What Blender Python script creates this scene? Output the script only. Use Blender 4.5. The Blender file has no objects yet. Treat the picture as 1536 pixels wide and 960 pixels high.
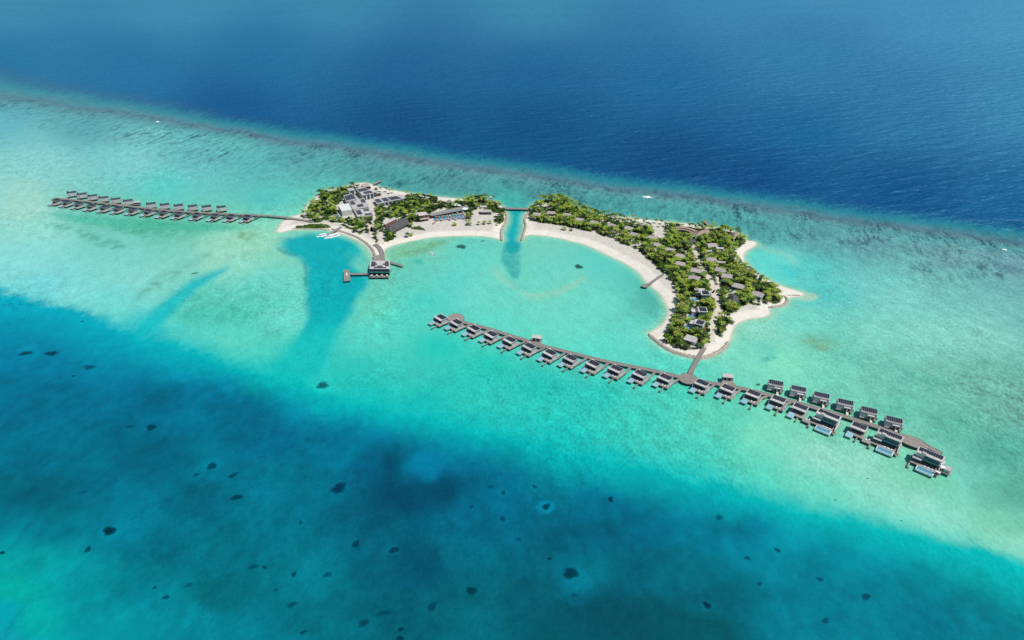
import bpy, math, random
import numpy as np
from mathutils import Vector
random.seed(7)
RNG = np.random.default_rng(11)
scene = bpy.context.scene
COL = scene.collection
R = math.radians
# ------------------------------------------------------------------ camera
CAM_H = 300.0
PITCH = R(30.8)
FPX = 1024.0                      # focal length in photograph pixels (1536 wide)
SP, CP = math.sin(PITCH), math.cos(PITCH)

def P(u, v, h=0.0):
    """world point at height h seen at photograph position u, v (used only to survey the plan)"""
    x = (u - 768.0) / FPX
    y = (480.0 - v) / FPX
    dy = CP + y * SP
    dz = -SP + y * CP
    t = (h - CAM_H) / dz
    return (x * t, dy * t, h)

def UV(X, Y, h=0.0):
    dz = h - CAM_H
    zc = Y * CP - dz * SP
    yc = Y * SP + dz * CP
    return 768.0 + FPX * X / zc, 480.0 - FPX * yc / zc

cam_d = bpy.data.cameras.new("camera")
cam_d.sensor_width = 36.0
cam_d.lens = 36.0 * FPX / 1536.0
cam_d.clip_start = 1.0
cam_d.clip_end = 200000.0
cam = bpy.data.objects.new("camera", cam_d)
cam.location = (0, 0, CAM_H)
cam.rotation_euler = (math.pi / 2 - PITCH, 0, 0)
COL.objects.link(cam)
scene.camera = cam

# ------------------------------------------------------------------ light
SUN_AZ, SUN_EL = R(-32), R(63)
sdir = Vector((math.cos(SUN_EL) * math.cos(SUN_AZ), math.cos(SUN_EL) * math.sin(SUN_AZ), math.sin(SUN_EL)))
sun_d = bpy.data.lights.new("sun", 'SUN')
sun_d.energy = 4.4
sun_d.angle = R(0.53)
sun_d.color = (1.0, 0.955, 0.88)
sun = bpy.data.objects.new("sun", sun_d)
sun.rotation_euler = sdir.to_track_quat('Z', 'Y').to_euler()
sun.location = sdir * 500
COL.objects.link(sun)
world = bpy.data.worlds.new("World")
scene.world = world
world.use_nodes = True
wn = world.node_tree
sky = wn.nodes.new('ShaderNodeTexSky')
sky.sky_type = 'NISHITA'
sky.sun_disc = False
sky.sun_elevation = SUN_EL
sky.sun_rotation = math.atan2(sdir.x, sdir.y)
sky.air_density = 1.0
sky.dust_density = 0.1
sky.ozone_density = 3.0
bg = wn.nodes['Background']
bg.inputs['Strength'].default_value = 0.085
wn.links.new(sky.outputs[0], bg.inputs[0])
vs = scene.view_settings
vs.view_transform = 'Standard'
vs.look = 'None'
vs.exposure = 0.0
vs.gamma = 1.0
vs.use_curve_mapping = False

# ------------------------------------------------------------------ maths helpers
def s2l(c):
    c = np.asarray(c, dtype=float) / 255.0
    return np.where(c <= 0.04045, c / 12.92, ((c + 0.055) / 1.055) ** 2.4)

def sst(a, b, x):
    t = np.clip((x - a) / (b - a), 0, 1)
    return t * t * (3 - 2 * t)

def vnoise(x, y, seed=0):
    xi = np.floor(x).astype(np.int64); yi = np.floor(y).astype(np.int64)
    xf = x - xi; yf = y - yi
    xf = xf * xf * (3 - 2 * xf); yf = yf * yf * (3 - 2 * yf)
    def h(a, b):
        n = (a * 374761393 + b * 668265263 + seed * 1442695041) & 0x7fffffff
        n = ((n ^ (n >> 13)) * 1274126177) & 0x7fffffff
        n = n ^ (n >> 16)
        return (n & 0xffffff) / float(0xffffff)
    a = h(xi, yi); b = h(xi + 1, yi); c = h(xi, yi + 1); d = h(xi + 1, yi + 1)
    return (a * (1 - xf) + b * xf) * (1 - yf) + (c * (1 - xf) + d * xf) * yf

def fbm(x, y, seed=0, octv=4):
    s = 0; a = 0.5; t = 0
    for k in range(octv):
        s = s + a * vnoise(x * 2 ** k + 17.3 * k, y * 2 ** k - 9.1 * k, seed + k)
        t += a; a *= 0.5
    return s / t * 2 - 1

def seg_dist(x, y, pts, closed=False):
    pts = np.asarray(pts, float)
    d = np.full(x.shape, 1e18)
    n = len(pts)
    for i in range(n if closed else n - 1):
        ax, ay = pts[i][:2]; bx, by = pts[(i + 1) % n][:2]
        vx, vy = bx - ax, by - ay
        L = vx * vx + vy * vy + 1e-9
        t = np.clip(((x - ax) * vx + (y - ay) * vy) / L, 0, 1)
        dd = (x - ax - t * vx) ** 2 + (y - ay - t * vy) ** 2
        d = np.minimum(d, dd)
    return np.sqrt(d)

def inside(x, y, pts):
    pts = np.asarray(pts, float)
    r = np.zeros(x.shape, bool)
    n = len(pts); j = n - 1
    for i in range(n):
        xi, yi = pts[i][:2]; xj, yj = pts[j][:2]
        if yi != yj:
            c = ((yi > y) != (yj > y)) & (x < (xj - xi) * (y - yi) / (yj - yi) + xi)
            r ^= c
        j = i
    return r

def sdist(x, y, pts):
    d = seg_dist(x, y, pts, True)
    return np.where(inside(x, y, pts), d, -d)      # positive inside

def smooth_closed(pts, it=1):
    pts = [tuple(p[:2]) for p in pts]
    for _ in range(it):
        q = []
        n = len(pts)
        for i in range(n):
            a = pts[i]; b = pts[(i + 1) % n]
            q.append((a[0] * .75 + b[0] * .25, a[1] * .75 + b[1] * .25))
            q.append((a[0] * .25 + b[0] * .75, a[1] * .25 + b[1] * .75))
        pts = q
    return pts

def resample(pts, step):
    out = []
    for a, b in zip(pts[:-1], pts[1:]):
        L = math.dist(a[:2], b[:2]); n = max(1, int(round(L / step)))
        for k in range(n):
            t = k / n
            out.append(tuple(a[i] * (1 - t) + b[i] * t for i in range(2)))
    out.append(tuple(pts[-1][:2]))
    return out

def smooth_open(pts, it=2):
    pts = [tuple(p[:2]) for p in pts]
    for _ in range(it):
        q = [pts[0]]
        for a, b in zip(pts[:-1], pts[1:]):
            q.append((a[0] * .75 + b[0] * .25, a[1] * .75 + b[1] * .25))
            q.append((a[0] * .25 + b[0] * .75, a[1] * .25 + b[1] * .75))
        q.append(pts[-1])
        pts = q
    return pts

# ------------------------------------------------------------------ object helpers
def tag(o, label=None, cat=None, group=None, kind=None):
    if label: o['label'] = label
    if cat: o['category'] = cat
    if group: o['group'] = group
    if kind: o['kind'] = kind
    return o

def empty(name, loc, rz=0.0, sc=1.0):
    o = bpy.data.objects.new(name, None)
    o.empty_display_size = 1.0
    COL.objects.link(o)
    o.location = loc; o.rotation_euler = (0, 0, rz); o.scale = (sc, sc, sc)
    return o

def copy_tree(o, parent=None):
    c = o.copy(); COL.objects.link(c); c.parent = parent
    for ch in o.children:
        copy_tree(ch, c)
    return c

class MB:
    def __init__(s):
        s.v = []; s.f = []; s.m = []; s.mats = []
    def mi(s, m):
        if m not in s.mats: s.mats.append(m)
        return s.mats.index(m)
    def box(s, x0, x1, y0, y1, z0, z1, m, rz=0.0, piv=(0, 0)):
        c, sn = math.cos(rz), math.sin(rz)
        b = len(s.v)
        for z in (z0, z1):
            for x, y in ((x0, y0), (x1, y0), (x1, y1), (x0, y1)):
                if rz:
                    dx, dy = x - piv[0], y - piv[1]
                    s.v.append((piv[0] + dx * c - dy * sn, piv[1] + dx * sn + dy * c, z))
                else:
                    s.v.append((x, y, z))
        k = s.mi(m)
        for f in ((0, 3, 2, 1), (4, 5, 6, 7), (0, 1, 5, 4), (1, 2, 6, 5), (2, 3, 7, 6), (3, 0, 4, 7)):
            s.f.append(tuple(b + i for i in f)); s.m.append(k)
        return s
    def poly(s, pts, m):
        b = len(s.v); s.v += [tuple(p) for p in pts]
        s.f.append(tuple(range(b, b + len(pts)))); s.m.append(s.mi(m)); return s
    def prism(s, pts, z0, z1, m, mside=None):
        # pts counter-clockwise in plan
        A = sum(pts[i][0] * pts[(i + 1) % len(pts)][1] - pts[(i + 1) % len(pts)][0] * pts[i][1] for i in range(len(pts)))
        if A < 0: pts = pts[::-1]
        n = len(pts); b = len(s.v)
        s.v += [(p[0], p[1], z0) for p in pts] + [(p[0], p[1], z1) for p in pts]
        k = s.mi(m); ks = s.mi(mside or m)
        s.f.append(tuple(b + n + i for i in range(n))); s.m.append(k)
        s.f.append(tuple(b + i for i in reversed(range(n)))); s.m.append(ks)
        for i in range(n):
            j = (i + 1) % n
            s.f.append((b + i, b + j, b + n + j, b + n + i)); s.m.append(ks)
        return s
    def cyl(s, x, y, z0, z1, r, m, n=8, r2=None, axis=None):
        r2 = r if r2 is None else r2
        b = len(s.v)
        x2, y2 = axis if axis else (x, y)
        for (cx, cy, z, rr) in ((x, y, z0, r), (x2, y2, z1, r2)):
            for i in range(n):
                a = 2 * math.pi * i / n
                s.v.append((cx + rr * math.cos(a), cy + rr * math.sin(a), z))
        k = s.mi(m)
        s.f.append(tuple(b + n + i for i in range(n))); s.m.append(k)
        s.f.append(tuple(b + i for i in reversed(range(n)))); s.m.append(k)
        for i in range(n):
            j = (i + 1) % n
            s.f.append((b + i, b + j, b + n + j, b + n + i)); s.m.append(k)
        return s
    def build(s, name, parent=None, smooth=False):
        me = bpy.data.meshes.new(name)
        me.from_pydata(s.v, [], s.f)
        for m in s.mats: me.materials.append(m)
        me.polygons.foreach_set('material_index', s.m)
        if smooth: me.polygons.foreach_set('use_smooth', [True] * len(s.f))
        me.update()
        o = bpy.data.objects.new(name, me)
        COL.objects.link(o)
        if parent: o.parent = parent
        return o

def np_mesh(name, verts, faces, mats, smooth=False, parent=None, mat_idx=None):
    """verts (n,3) float, faces (m,4) or (m,3) int"""
    me = bpy.data.meshes.new(name)
    k = faces.shape[1]
    me.vertices.add(len(verts)); me.vertices.foreach_set('co', np.asarray(verts, np.float32).ravel())
    me.loops.add(faces.size); me.loops.foreach_set('vertex_index', faces.astype(np.int32).ravel())
    me.polygons.add(len(faces))
    me.polygons.foreach_set('loop_start', np.arange(0, faces.size, k, dtype=np.int32))
    try: me.polygons.foreach_set('loop_total', np.full(len(faces), k, np.int32))
    except Exception: pass
    if smooth: me.polygons.foreach_set('use_smooth', np.ones(len(faces), bool))
    if mat_idx is not None: me.polygons.foreach_set('material_index', mat_idx.astype(np.int32))
    for m in mats: me.materials.append(m)
    me.update(calc_edges=True)
    o = bpy.data.objects.new(name, me); COL.objects.link(o)
    if parent: o.parent = parent
    return o

# ------------------------------------------------------------------ materials
def mat(name, rgb, rough=0.8, spec=0.3, var=0.12, scale=1.5, metal=0.0, rnd=0.0, stretch=None, c2=None, bump=0.0, alpha=None):
    m = bpy.data.materials.new(name); m.use_nodes = True
    nt = m.node_tree; N = nt.nodes; L = nt.links
    b = N['Principled BSDF']
    b.inputs['Roughness'].default_value = rough
    b.inputs['Specular IOR Level'].default_value = spec
    b.inputs['Metallic'].default_value = metal
    tc = N.new('ShaderNodeTexCoord')
    src = tc.outputs['Object']
    if stretch:
        mp = N.new('ShaderNodeMapping'); mp.inputs['Scale'].default_value = stretch
        L.new(src, mp.inputs[0]); src = mp.outputs[0]
    no = N.new('ShaderNodeTexNoise'); no.inputs['Scale'].default_value = scale; no.inputs['Detail'].default_value = 4
    L.new(src, no.inputs['Vector'])
    mx = N.new('ShaderNodeMix'); mx.data_type = 'RGBA'
    rgb = np.array(rgb, float)
    ca = rgb * (1 - var) if c2 is None else rgb
    cb = rgb * (1 + var) if c2 is None else np.array(c2, float)
    mx.inputs[6].default_value = (*ca, 1); mx.inputs[7].default_value = (*cb, 1)
    rp = N.new('ShaderNodeMapRange'); rp.inputs[1].default_value = 0.35; rp.inputs[2].default_value = 0.65
    L.new(no.outputs[0], rp.inputs[0]); L.new(rp.outputs[0], mx.inputs[0])
    out = mx.outputs[2]
    if rnd:
        oi = N.new('ShaderNodeObjectInfo')
        hs = N.new('ShaderNodeHueSaturation')
        mr = N.new('ShaderNodeMapRange'); mr.inputs[3].default_value = 1 - rnd; mr.inputs[4].default_value = 1 + rnd
        L.new(oi.outputs['Random'], mr.inputs[0]); L.new(mr.outputs[0], hs.inputs['Value'])
        L.new(out, hs.inputs['Color']); out = hs.outputs[0]
    L.new(out, b.inputs['Base Color'])
    if bump:
        bp = N.new('ShaderNodeBump'); bp.inputs['Strength'].default_value = bump
        L.new(no.outputs[0], bp.inputs['Height']); L.new(bp.outputs[0], b.inputs['Normal'])
    return m

def planks(name, rgb, pitch=0.5, rough=0.85, dark=0.7):
    """boards in object space: fine lines across x"""
    m = mat(name, rgb, rough, 0.2, 0.14, 0.8, rnd=0.10)
    nt = m.node_tree; N = nt.nodes; L = nt.links
    b = N['Principled BSDF']
    src = b.inputs['Base Color'].links[0].from_socket
    tc = N.new('ShaderNodeTexCoord')
    w = N.new('ShaderNodeTexWave'); w.inputs['Scale'].default_value = 1.0 / pitch * 0.3; w.bands_direction = 'X'
    L.new(tc.outputs['Object'], w.inputs[0])
    mr = N.new('ShaderNodeMapRange'); mr.inputs[1].default_value = 0.0; mr.inputs[2].default_value = 0.35
    mr.inputs[3].default_value = dark; mr.inputs[4].default_value = 1.0
    L.new(w.outputs['Fac'], mr.inputs[0])
    mx = N.new('ShaderNodeMix'); mx.data_type = 'RGBA'; mx.blend_type = 'MULTIPLY'; mx.inputs[0].default_value = 1
    cb = N.new('ShaderNodeCombineColor')
    for i in range(3): L.new(mr.outputs[0], cb.inputs[i])
    L.new(src, mx.inputs[6]); L.new(cb.outputs[0], mx.inputs[7]); L.new(mx.outputs[2], b.inputs['Base Color'])
    return m

M = {}
M['deck'] = planks('weathered_decking', (0.30, 0.275, 0.255), 0.4)
M['walk'] = planks('boardwalk_timber', (0.26, 0.235, 0.215), 0.6)
M['pile'] = mat('timber_pile', (0.12, 0.10, 0.085), 0.9)
M['wall'] = mat('pale_render', (0.47, 0.48, 0.47), 0.85, var=0.08, rnd=0.08)
M['wall_grey'] = mat('grey_cladding', (0.36, 0.38, 0.38), 0.8, var=0.1, stretch=(1, 1, 6))
M['wall_mid'] = mat('grey_render', (0.44, 0.45, 0.44), 0.85, var=0.06)
M['wall_mid_roof'] = mat('white_membrane', (0.60, 0.61, 0.60), 0.8, var=0.06, scale=.4)
M['slate'] = mat('dark_slate_roof', (0.075, 0.08, 0.088), 0.8, var=0.15)
M['wall_pale'] = mat('bleached_timber', (0.50, 0.53, 0.53), 0.85, var=0.07, stretch=(1, 1, 5))
M['rooftop'] = mat('roof_membrane', (0.44, 0.425, 0.41), 0.85, var=0.12, scale=0.5, rnd=0.13)
M['rooftop_grey'] = mat('roof_grey_membrane', (0.20, 0.20, 0.205), 0.85, var=0.1, scale=0.8)
M['shingle'] = mat('grey_shingle', (0.33, 0.30, 0.285), 0.9, var=0.13, scale=2.0, stretch=(1, 4, 1), rnd=0.10)
M['shingle_pale'] = mat('pale_shingle', (0.46, 0.425, 0.39), 0.9, var=0.10, scale=2.0, stretch=(1, 4, 1), rnd=0.10)
M['brown_roof'] = mat('brown_shingle', (0.31, 0.225, 0.18), 0.9, var=0.12, scale=1.5)
M['black_roof'] = mat('charcoal_thatch', (0.085, 0.085, 0.09), 0.9, var=0.25, scale=1.2, stretch=(1, 5, 1))
M['solar'] = mat('solar_glass', (0.016, 0.020, 0.034), 0.25, 0.5, var=0.15, scale=0.5)
M['frame'] = mat('solar_frame', (0.30, 0.31, 0.33), 0.5, var=0.05)
M['glass'] = mat('window_glass', (0.02, 0.045, 0.055), 0.12, 0.6, var=0.3, scale=0.7)
M['teal_glass'] = mat('teal_glass', (0.045, 0.17, 0.17), 0.15, 0.6, var=0.25, scale=0.6)
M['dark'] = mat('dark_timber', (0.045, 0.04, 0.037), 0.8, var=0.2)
M['redwood'] = mat('red_timber', (0.28, 0.11, 0.06), 0.8, var=0.2)
M['white'] = mat('white_paint', (0.74, 0.75, 0.74), 0.5, var=0.04)
M['boat_white'] = mat('boat_gelcoat', (0.78, 0.79, 0.8), 0.25, 0.5, var=0.02)
M['pool'] = mat('pool_water', (0.06, 0.22, 0.33), 0.08, 0.5, var=0.15, scale=1.0, c2=(0.11, 0.32, 0.42))
M['pool_pale'] = mat('infinity_pool_water', (0.20, 0.40, 0.50), 0.08, 0.5, c2=(0.28, 0.50, 0.58), scale=0.7)
M['stone'] = mat('revetment_stone', (0.25, 0.225, 0.19), 0.95, var=0.35, scale=0.9, c2=(0.44, 0.40, 0.34), bump=0.4)
M['path'] = mat('packed_coral_sand', (0.56, 0.51, 0.43), 0.95, var=0.08, scale=0.4)
M['pink_deck'] = planks('rose_decking', (0.42, 0.34, 0.31), 0.4)
M['trunk'] = mat('palm_trunk', (0.23, 0.19, 0.15), 0.95, var=0.2)
M['bark'] = mat('tree_bark', (0.14, 0.11, 0.08), 0.95, var=0.2)

def leafmat(name, c1, c2, rnd=0.25, hue=0.02, trans=0.25):
    m = bpy.data.materials.new(name); m.use_nodes = True
    nt = m.node_tree; N = nt.nodes; L = nt.links
    b = N['Principled BSDF']; b.inputs['Roughness'].default_value = 0.55; b.inputs['Specular IOR Level'].default_value = 0.35
    ge = N.new('ShaderNodeNewGeometry'); oi = N.new('ShaderNodeObjectInfo')
    tc = N.new('ShaderNodeTexCoord'); no = N.new('ShaderNodeTexNoise'); no.inputs['Scale'].default_value = 1.3
    L.new(ge.outputs['Position'], no.inputs['Vector'])
    ad = N.new('ShaderNodeMath'); ad.operation = 'ADD'
    L.new(ge.outputs['Random Per Island'], ad.inputs[0]); L.new(no.outputs[0], ad.inputs[1])
    mr = N.new('ShaderNodeMapRange'); mr.inputs[1].default_value = 0.45; mr.inputs[2].default_value = 1.3
    L.new(ad.outputs[0], mr.inputs[0])
    mx = N.new('ShaderNodeMix'); mx.data_type = 'RGBA'
    mx.inputs[6].default_value = (*c1, 1); mx.inputs[7].default_value = (*c2, 1)
    L.new(mr.outputs[0], mx.inputs[0])
    hs = N.new('ShaderNodeHueSaturation')
    m1 = N.new('ShaderNodeMapRange'); m1.inputs[3].default_value = 1 - rnd; m1.inputs[4].default_value = 1 + rnd * 1.3
    m2 = N.new('ShaderNodeMapRange'); m2.inputs[3].default_value = 0.5 - hue; m2.inputs[4].default_value = 0.5 + hue
    sw = N.new('ShaderNodeMath'); sw.operation = 'FRACT'
    mu = N.new('ShaderNodeMath'); mu.operation = 'MULTIPLY'; mu.inputs[1].default_value = 7.31
    L.new(oi.outputs['Random'], mu.inputs[0]); L.new(mu.outputs[0], sw.inputs[0])
    L.new(oi.outputs['Random'], m1.inputs[0]); L.new(sw.outputs[0], m2.inputs[0])
    L.new(m1.outputs[0], hs.inputs['Value']); L.new(m2.outputs[0], hs.inputs['Hue'])
    L.new(mx.outputs[2], hs.inputs['Color']); L.new(hs.outputs[0], b.inputs['Base Color'])
    tr = N.new('ShaderNodeBsdfTranslucent'); L.new(hs.outputs[0], tr.inputs[0])
    ms = N.new('ShaderNodeMixShader'); ms.inputs[0].default_value = trans
    L.new(b.outputs[0], ms.inputs[1]); L.new(tr.outputs[0], ms.inputs[2])
    L.new(ms.outputs[0], N['Material Output'].inputs[0])
    return m
M['frond'] = leafmat('palm_frond', (0.050, 0.13, 0.012), (0.36, 0.40, 0.045))
M['frond_dark'] = leafmat('palm_frond_dark', (0.018, 0.058, 0.014), (0.085, 0.15, 0.022), 0.2)
M['leaf'] = leafmat('broad_leaf', (0.024, 0.085, 0.010), (0.13, 0.235, 0.018), 0.3, 0.03)
M['leaf_dark'] = leafmat('broad_leaf_dark', (0.013, 0.048, 0.012), (0.05, 0.12, 0.016), 0.3, 0.02)
M['under'] = leafmat('undergrowth', (0.022, 0.065, 0.014), (0.13, 0.19, 0.028), 0.0, 0.0)
# ------------------------------------------------------------------ plan data (surveyed from the photograph)
EAST = [(794,316),(797,308),(806,303),(815,301),(835,300),(858,307),(883,319),(911,323),(949,327),(982,331),(1020,334),(1042,337),
 (1062,339),(1092,344),(1111,351),(1119,357),(1121,361),(1128,361),(1134,363),(1136,367),(1130,371),(1120,377),(1115,386),(1119,395),(1130,406),
 (1145,416),(1160,424),(1179,431.5),(1196,436),(1205,439),(1208,442),(1202,444.5),(1186,447),(1182,451),(1177,458),(1166,461),(1156,462),(1155,466),(1157,470),(1153,474),
 (1139,477.5),(1122.5,479),(1109,485),(1102,492),(1098,501),(1096.6,512),(1091,514),(1089,519),(1079,528),(1066,534.5),
 (1051,538),(1030,535),(1015,531),(996,523),(983,513),(971,501),(975,498),(983,494),(991,488),(1000,476),(1002,464),(996,451),(987,438),
 (975.6,430),(966,421),(958,408),(939,396),(917,386),(896,375.6),(874,366),(855,361.6),(836,357),(817.5,354),(789,352),
 (783.5,361.5),(780.5,361),(785,344),(786,335),(784.5,329),(788,320)]
WEST = [(413,347),(418,340.6),(420.6,334),(430,328),(443,323),(456,320),(457,312),(464,304),(474,296),(480.6,289),(486,286.5),(505,283),(520,279.7),
 (531,276),(546,273.5),(556,275.5),(569,280.6),(587.5,285),(606,288),(626,291),(654,295),(682,297.5),(704,298.5),(729,299),(744,303),(751,308),
 (756,313),(762,322),(761,332),(755.5,342),(753,351),(755,361),(751.5,361.5),(748,358.5),(736,356),(719,354),(691,354),(665,355),(644,356.6),(622,361),
 (603,365),(588,369),(578,374),(576,381),(577,390),(561,391),(559,383),(552,372),(541,363.5),(525,356),(508,350),(495,346),(479,344.5),(456,344.5),(438,344.8),(428,347.5),(418,349)]
def W2(pts, h=0.0): return [P(u, v, h)[:2] for u, v in pts]
eastW = smooth_closed(W2(EAST), 1)
westW = smooth_closed(W2(WEST), 1)

# ------------------------------------------------------------------ sea
ILL = np.array([1.38, 1.33, 1.36])
E1 = np.array([(-900,60),(-300,90),(0,112),(60,126),(130,140),(200,151),(260,161),(330,174),(400,186),(512,198),(600,212),(700,229),(790,243),(880,257),(960,268),(1024,274),(1130,288),(1230,302),(1330,315),(1430,328),(1536,343),(1900,400),(2500,500)], float)
E2 = np.array([(-900,85),(-300,120),(0,143),(60,151),(110,160),(170,167),(235,178),(300,189),(360,198),(430,211),(512,222),(600,236),(700,251),(800,266),(900,280),(970,290),(1050,300),(1130,313),(1191,321),(1257,330),(1391,348),(1536,366),(1900,425),(2500,530)], float)
E3 = np.array([(-900,300),(-300,370),(0,428),(60,446),(120,466),(180,487),(240,504),(330,526),(420,551),(500,577),(600,605),(700,628),(880,660),(1000,690),(1100,718),(1240,756),(1380,798),(1460,824),(1536,848),(1900,950),(2500,1120)], float)
WE = np.array([(-900,10),(0,10),(180,14),(330,26),(600,36),(880,38),(1100,28),(1240,20),(1536,12),(2500,12)], float)
WD = np.array([(-900,120),(0,120),(180,95),(330,62),(600,72),(880,74),(1100,62),(1240,62),(1380,85),(1536,115),(2500,120)], float)

LAG = [ # u v  r g b
 (0,175,105,180,190),(120,190,100,175,180),(60,250,140,208,202),(0,300,152,214,202),(200,240,130,204,201),(300,240,110,192,191),(380,260,98,188,184),(400,300,84,195,186),
 (250,280,95,205,195),(40,310,160,215,195),(60,350,150,220,205),(130,330,110,195,175),(220,340,95,190,160),(180,370,125,210,195),(300,345,100,195,165),(30,390,143,220,213),(100,440,133,218,211),(60,430,118,210,213),
 (330,370,155,215,190),(380,360,145,210,175),(400,345,140,215,185),(350,400,148,220,198),(430,330,120,215,190),(200,420,138,215,203),(170,450,118,215,208),(260,400,133,210,193),(320,430,103,205,188),(390,430,108,210,193),
 (350,470,83,195,173),(300,475,88,195,178),(430,480,108,215,198),(260,505,103,215,203),(350,510,113,220,198),(400,520,93,210,188),(440,560,58,215,198),
 (500,300,88,195,180),(600,272,80,165,160),(700,285,82,160,154),(765,302,70,185,174),(850,290,82,150,150),(920,303,80,160,158),(1000,318,82,168,164),(1080,330,82,168,164),
 (560,245,86,158,160),(450,240,92,168,170),(680,265,86,150,152),(800,283,84,143,146),(1150,345,86,163,163),(1220,360,94,158,160),(1300,365,106,160,162),(1420,380,116,166,168),(1530,395,114,160,166),
 (1170,390,120,215,200),(1150,400,110,215,200),(1210,400,85,200,195),(1240,440,85,195,190),(1300,420,118,199,191),(1350,445,130,208,196),(1420,440,120,192,184),(1500,430,118,184,180),
 (1150,490,143,214,191),(1110,530,125,216,190),(1200,480,120,214,194),(1250,510,112,200,178),(1320,500,132,210,190),(1400,500,136,209,192),(1480,500,136,205,190),(1530,480,120,188,180),
 (1180,545,136,224,190),(1250,560,118,208,180),(1320,560,118,194,172),(1400,570,115,186,162),(1480,570,112,180,160),(1530,600,110,172,154),(1350,610,105,192,168),(1430,640,98,182,158),
 (1500,680,85,167,151),(1530,740,90,167,146),(1450,720,115,202,181),(1420,740,130,212,186),(1500,790,130,207,176),(1370,760,150,222,196),(1400,790,150,224,201),(1530,830,150,220,191),
 (600,375,126,202,172),(640,370,131,202,177),(680,365,105,205,185),(620,400,101,202,182),(700,390,101,212,197),(680,420,96,212,197),(720,440,111,214,197),(740,410,116,212,192),
 (850,410,116,210,192),(820,370,120,208,186),(900,400,96,207,192),(950,430,91,197,182),(975,455,91,182,167),(900,450,116,217,197),(820,450,116,214,192),(850,490,111,217,197),(960,500,106,214,197),(1010,540,93,215,195),
 (640,450,76,207,192),(600,480,86,212,192),(570,510,91,212,192),(560,460,106,207,182),(600,560,64,196,182),(660,520,36,200,182),(740,550,38,200,180),(700,590,49,196,182),(640,600,24,186,177),
 (820,580,34,191,177),(900,590,44,196,182),(960,620,64,201,182),(850,640,39,196,182),(1000,600,74,206,182),(1070,620,94,206,177),(1050,670,84,206,182),(1150,650,125,220,186),(1130,700,110,217,186),
 (1230,680,148,218,194),(1300,700,150,218,194),(1230,740,130,220,191),(1300,750,150,224,196),(1340,700,124,206,176),(1250,650,120,204,174),(1380,720,128,206,176),(520,560,46,191,182),(560,590,39,196,182),(900,520,96,217,197),(750,480,101,217,197),
 (-300,150,105,180,190),(-300,300,140,210,200),(1900,460,110,180,180),(1900,700,95,172,156),(1900,880,130,202,181),(2300,600,105,180,175)]
DEEP = [(0,450,0,140,185),(60,480,0,130,175),(40,520,0,125,170),(120,520,0,125,170),(0,600,0,115,155),(100,600,0,112,150),(200,560,0,120,165),(240,600,0,112,152),(260,560,0,130,180),(340,590,0,130,175),
 (330,620,0,118,158),(400,650,0,110,150),(220,680,0,105,140),(60,680,0,118,155),(150,720,0,115,150),(50,740,0,110,140),(320,700,0,120,155),(300,760,0,108,140),(180,790,0,130,165),(80,780,0,135,165),
 (450,600,0,150,190),(440,720,0,118,150),(500,680,0,125,165),(260,820,0,110,138),(330,830,0,118,145),(380,800,0,120,150),(60,850,0,170,185),(20,880,0,185,185),(10,920,4,168,196),(0,955,14,172,198),(60,920,0,180,185),
 (130,870,0,155,175),(160,930,0,150,170),(230,880,0,130,155),(280,930,0,140,165),(330,900,0,115,135),(400,930,0,130,160),(450,860,0,128,155),(480,930,0,120,145),(540,640,0,128,170),(560,700,0,100,140),
 (600,700,0,85,120),(580,760,0,95,125),(660,730,0,80,115),(640,700,0,128,170),(610,740,0,75,110),(700,680,0,120,160),(740,700,0,115,155),(720,760,0,110,150),(760,790,0,100,135),(640,840,0,85,115),(600,860,0,92,120),
 (560,900,0,105,130),(700,830,0,110,140),(740,880,0,105,130),(680,920,0,108,130),(620,940,0,105,130),(800,820,0,100,130),(800,880,0,95,120),(860,860,0,112,138),(830,940,0,90,110),(900,910,0,85,105),(960,920,0,90,105),
 (880,800,0,105,140),(900,760,0,118,158),(960,790,0,118,158),(1000,860,0,115,145),(940,860,0,98,125),(1050,800,0,125,160),(1040,860,0,118,145),(1100,900,0,100,125),(1060,940,0,88,105),(1000,940,0,90,105),
 (1120,800,0,135,170),(1200,850,0,135,165),(1180,920,0,125,155),(1280,900,0,132,162),(1300,840,0,150,178),(1400,880,0,135,160),(1380,940,0,120,150),(1480,900,0,130,150),(1500,950,0,125,150),(1280,950,0,128,158),
 (1100,770,0,150,180),(1050,750,0,150,180),(950,730,0,150,175),(850,710,0,145,175),(1200,800,0,155,180),
 (-300,500,0,130,170),(-300,800,0,140,160),(-100,950,24,174,198),(200,1050,0,140,160),(700,1050,0,105,130),(1200,1050,0,110,140),(1900,1050,0,120,150)]
OCE_SKY = [(0,10,64,138,172),(250,10,62,137,172),(500,10,58,133,168),(800,10,60,135,169),(1100,10,54,129,170),(1400,10,66,140,180),(1530,20,70,145,180),
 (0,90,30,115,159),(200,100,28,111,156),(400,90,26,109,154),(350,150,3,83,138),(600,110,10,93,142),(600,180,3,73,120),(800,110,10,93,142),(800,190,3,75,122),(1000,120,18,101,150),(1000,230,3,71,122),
 (1200,100,44,119,164),(1200,200,12,95,144),(1130,265,3,73,126),(1350,180,40,115,158),(1350,280,3,79,132),(1530,160,56,131,168),(1530,300,16,97,146),(-400,0,58,133,169),(1900,200,52,127,165),(300,-60,78,152,182),(1200,-60,78,150,185)]  # ocean blues, with sky reflection toward the horizon painted in as lighter colour

def idw(u, v, pts, sv=1.7, soft=26.0, p=1.6):
    pts = np.array(pts, float)
    lin = s2l(pts[:, 2:5])
    acc = np.zeros(u.shape + (3,)); ws = np.zeros(u.shape)
    for q, c in zip(pts, lin):
        w = 1.0 / (((u - q[0]) ** 2 + ((v - q[1]) * sv) ** 2) + soft ** 2) ** p
        acc += w[..., None] * c; ws += w
    return acc / ws[..., None]

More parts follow.
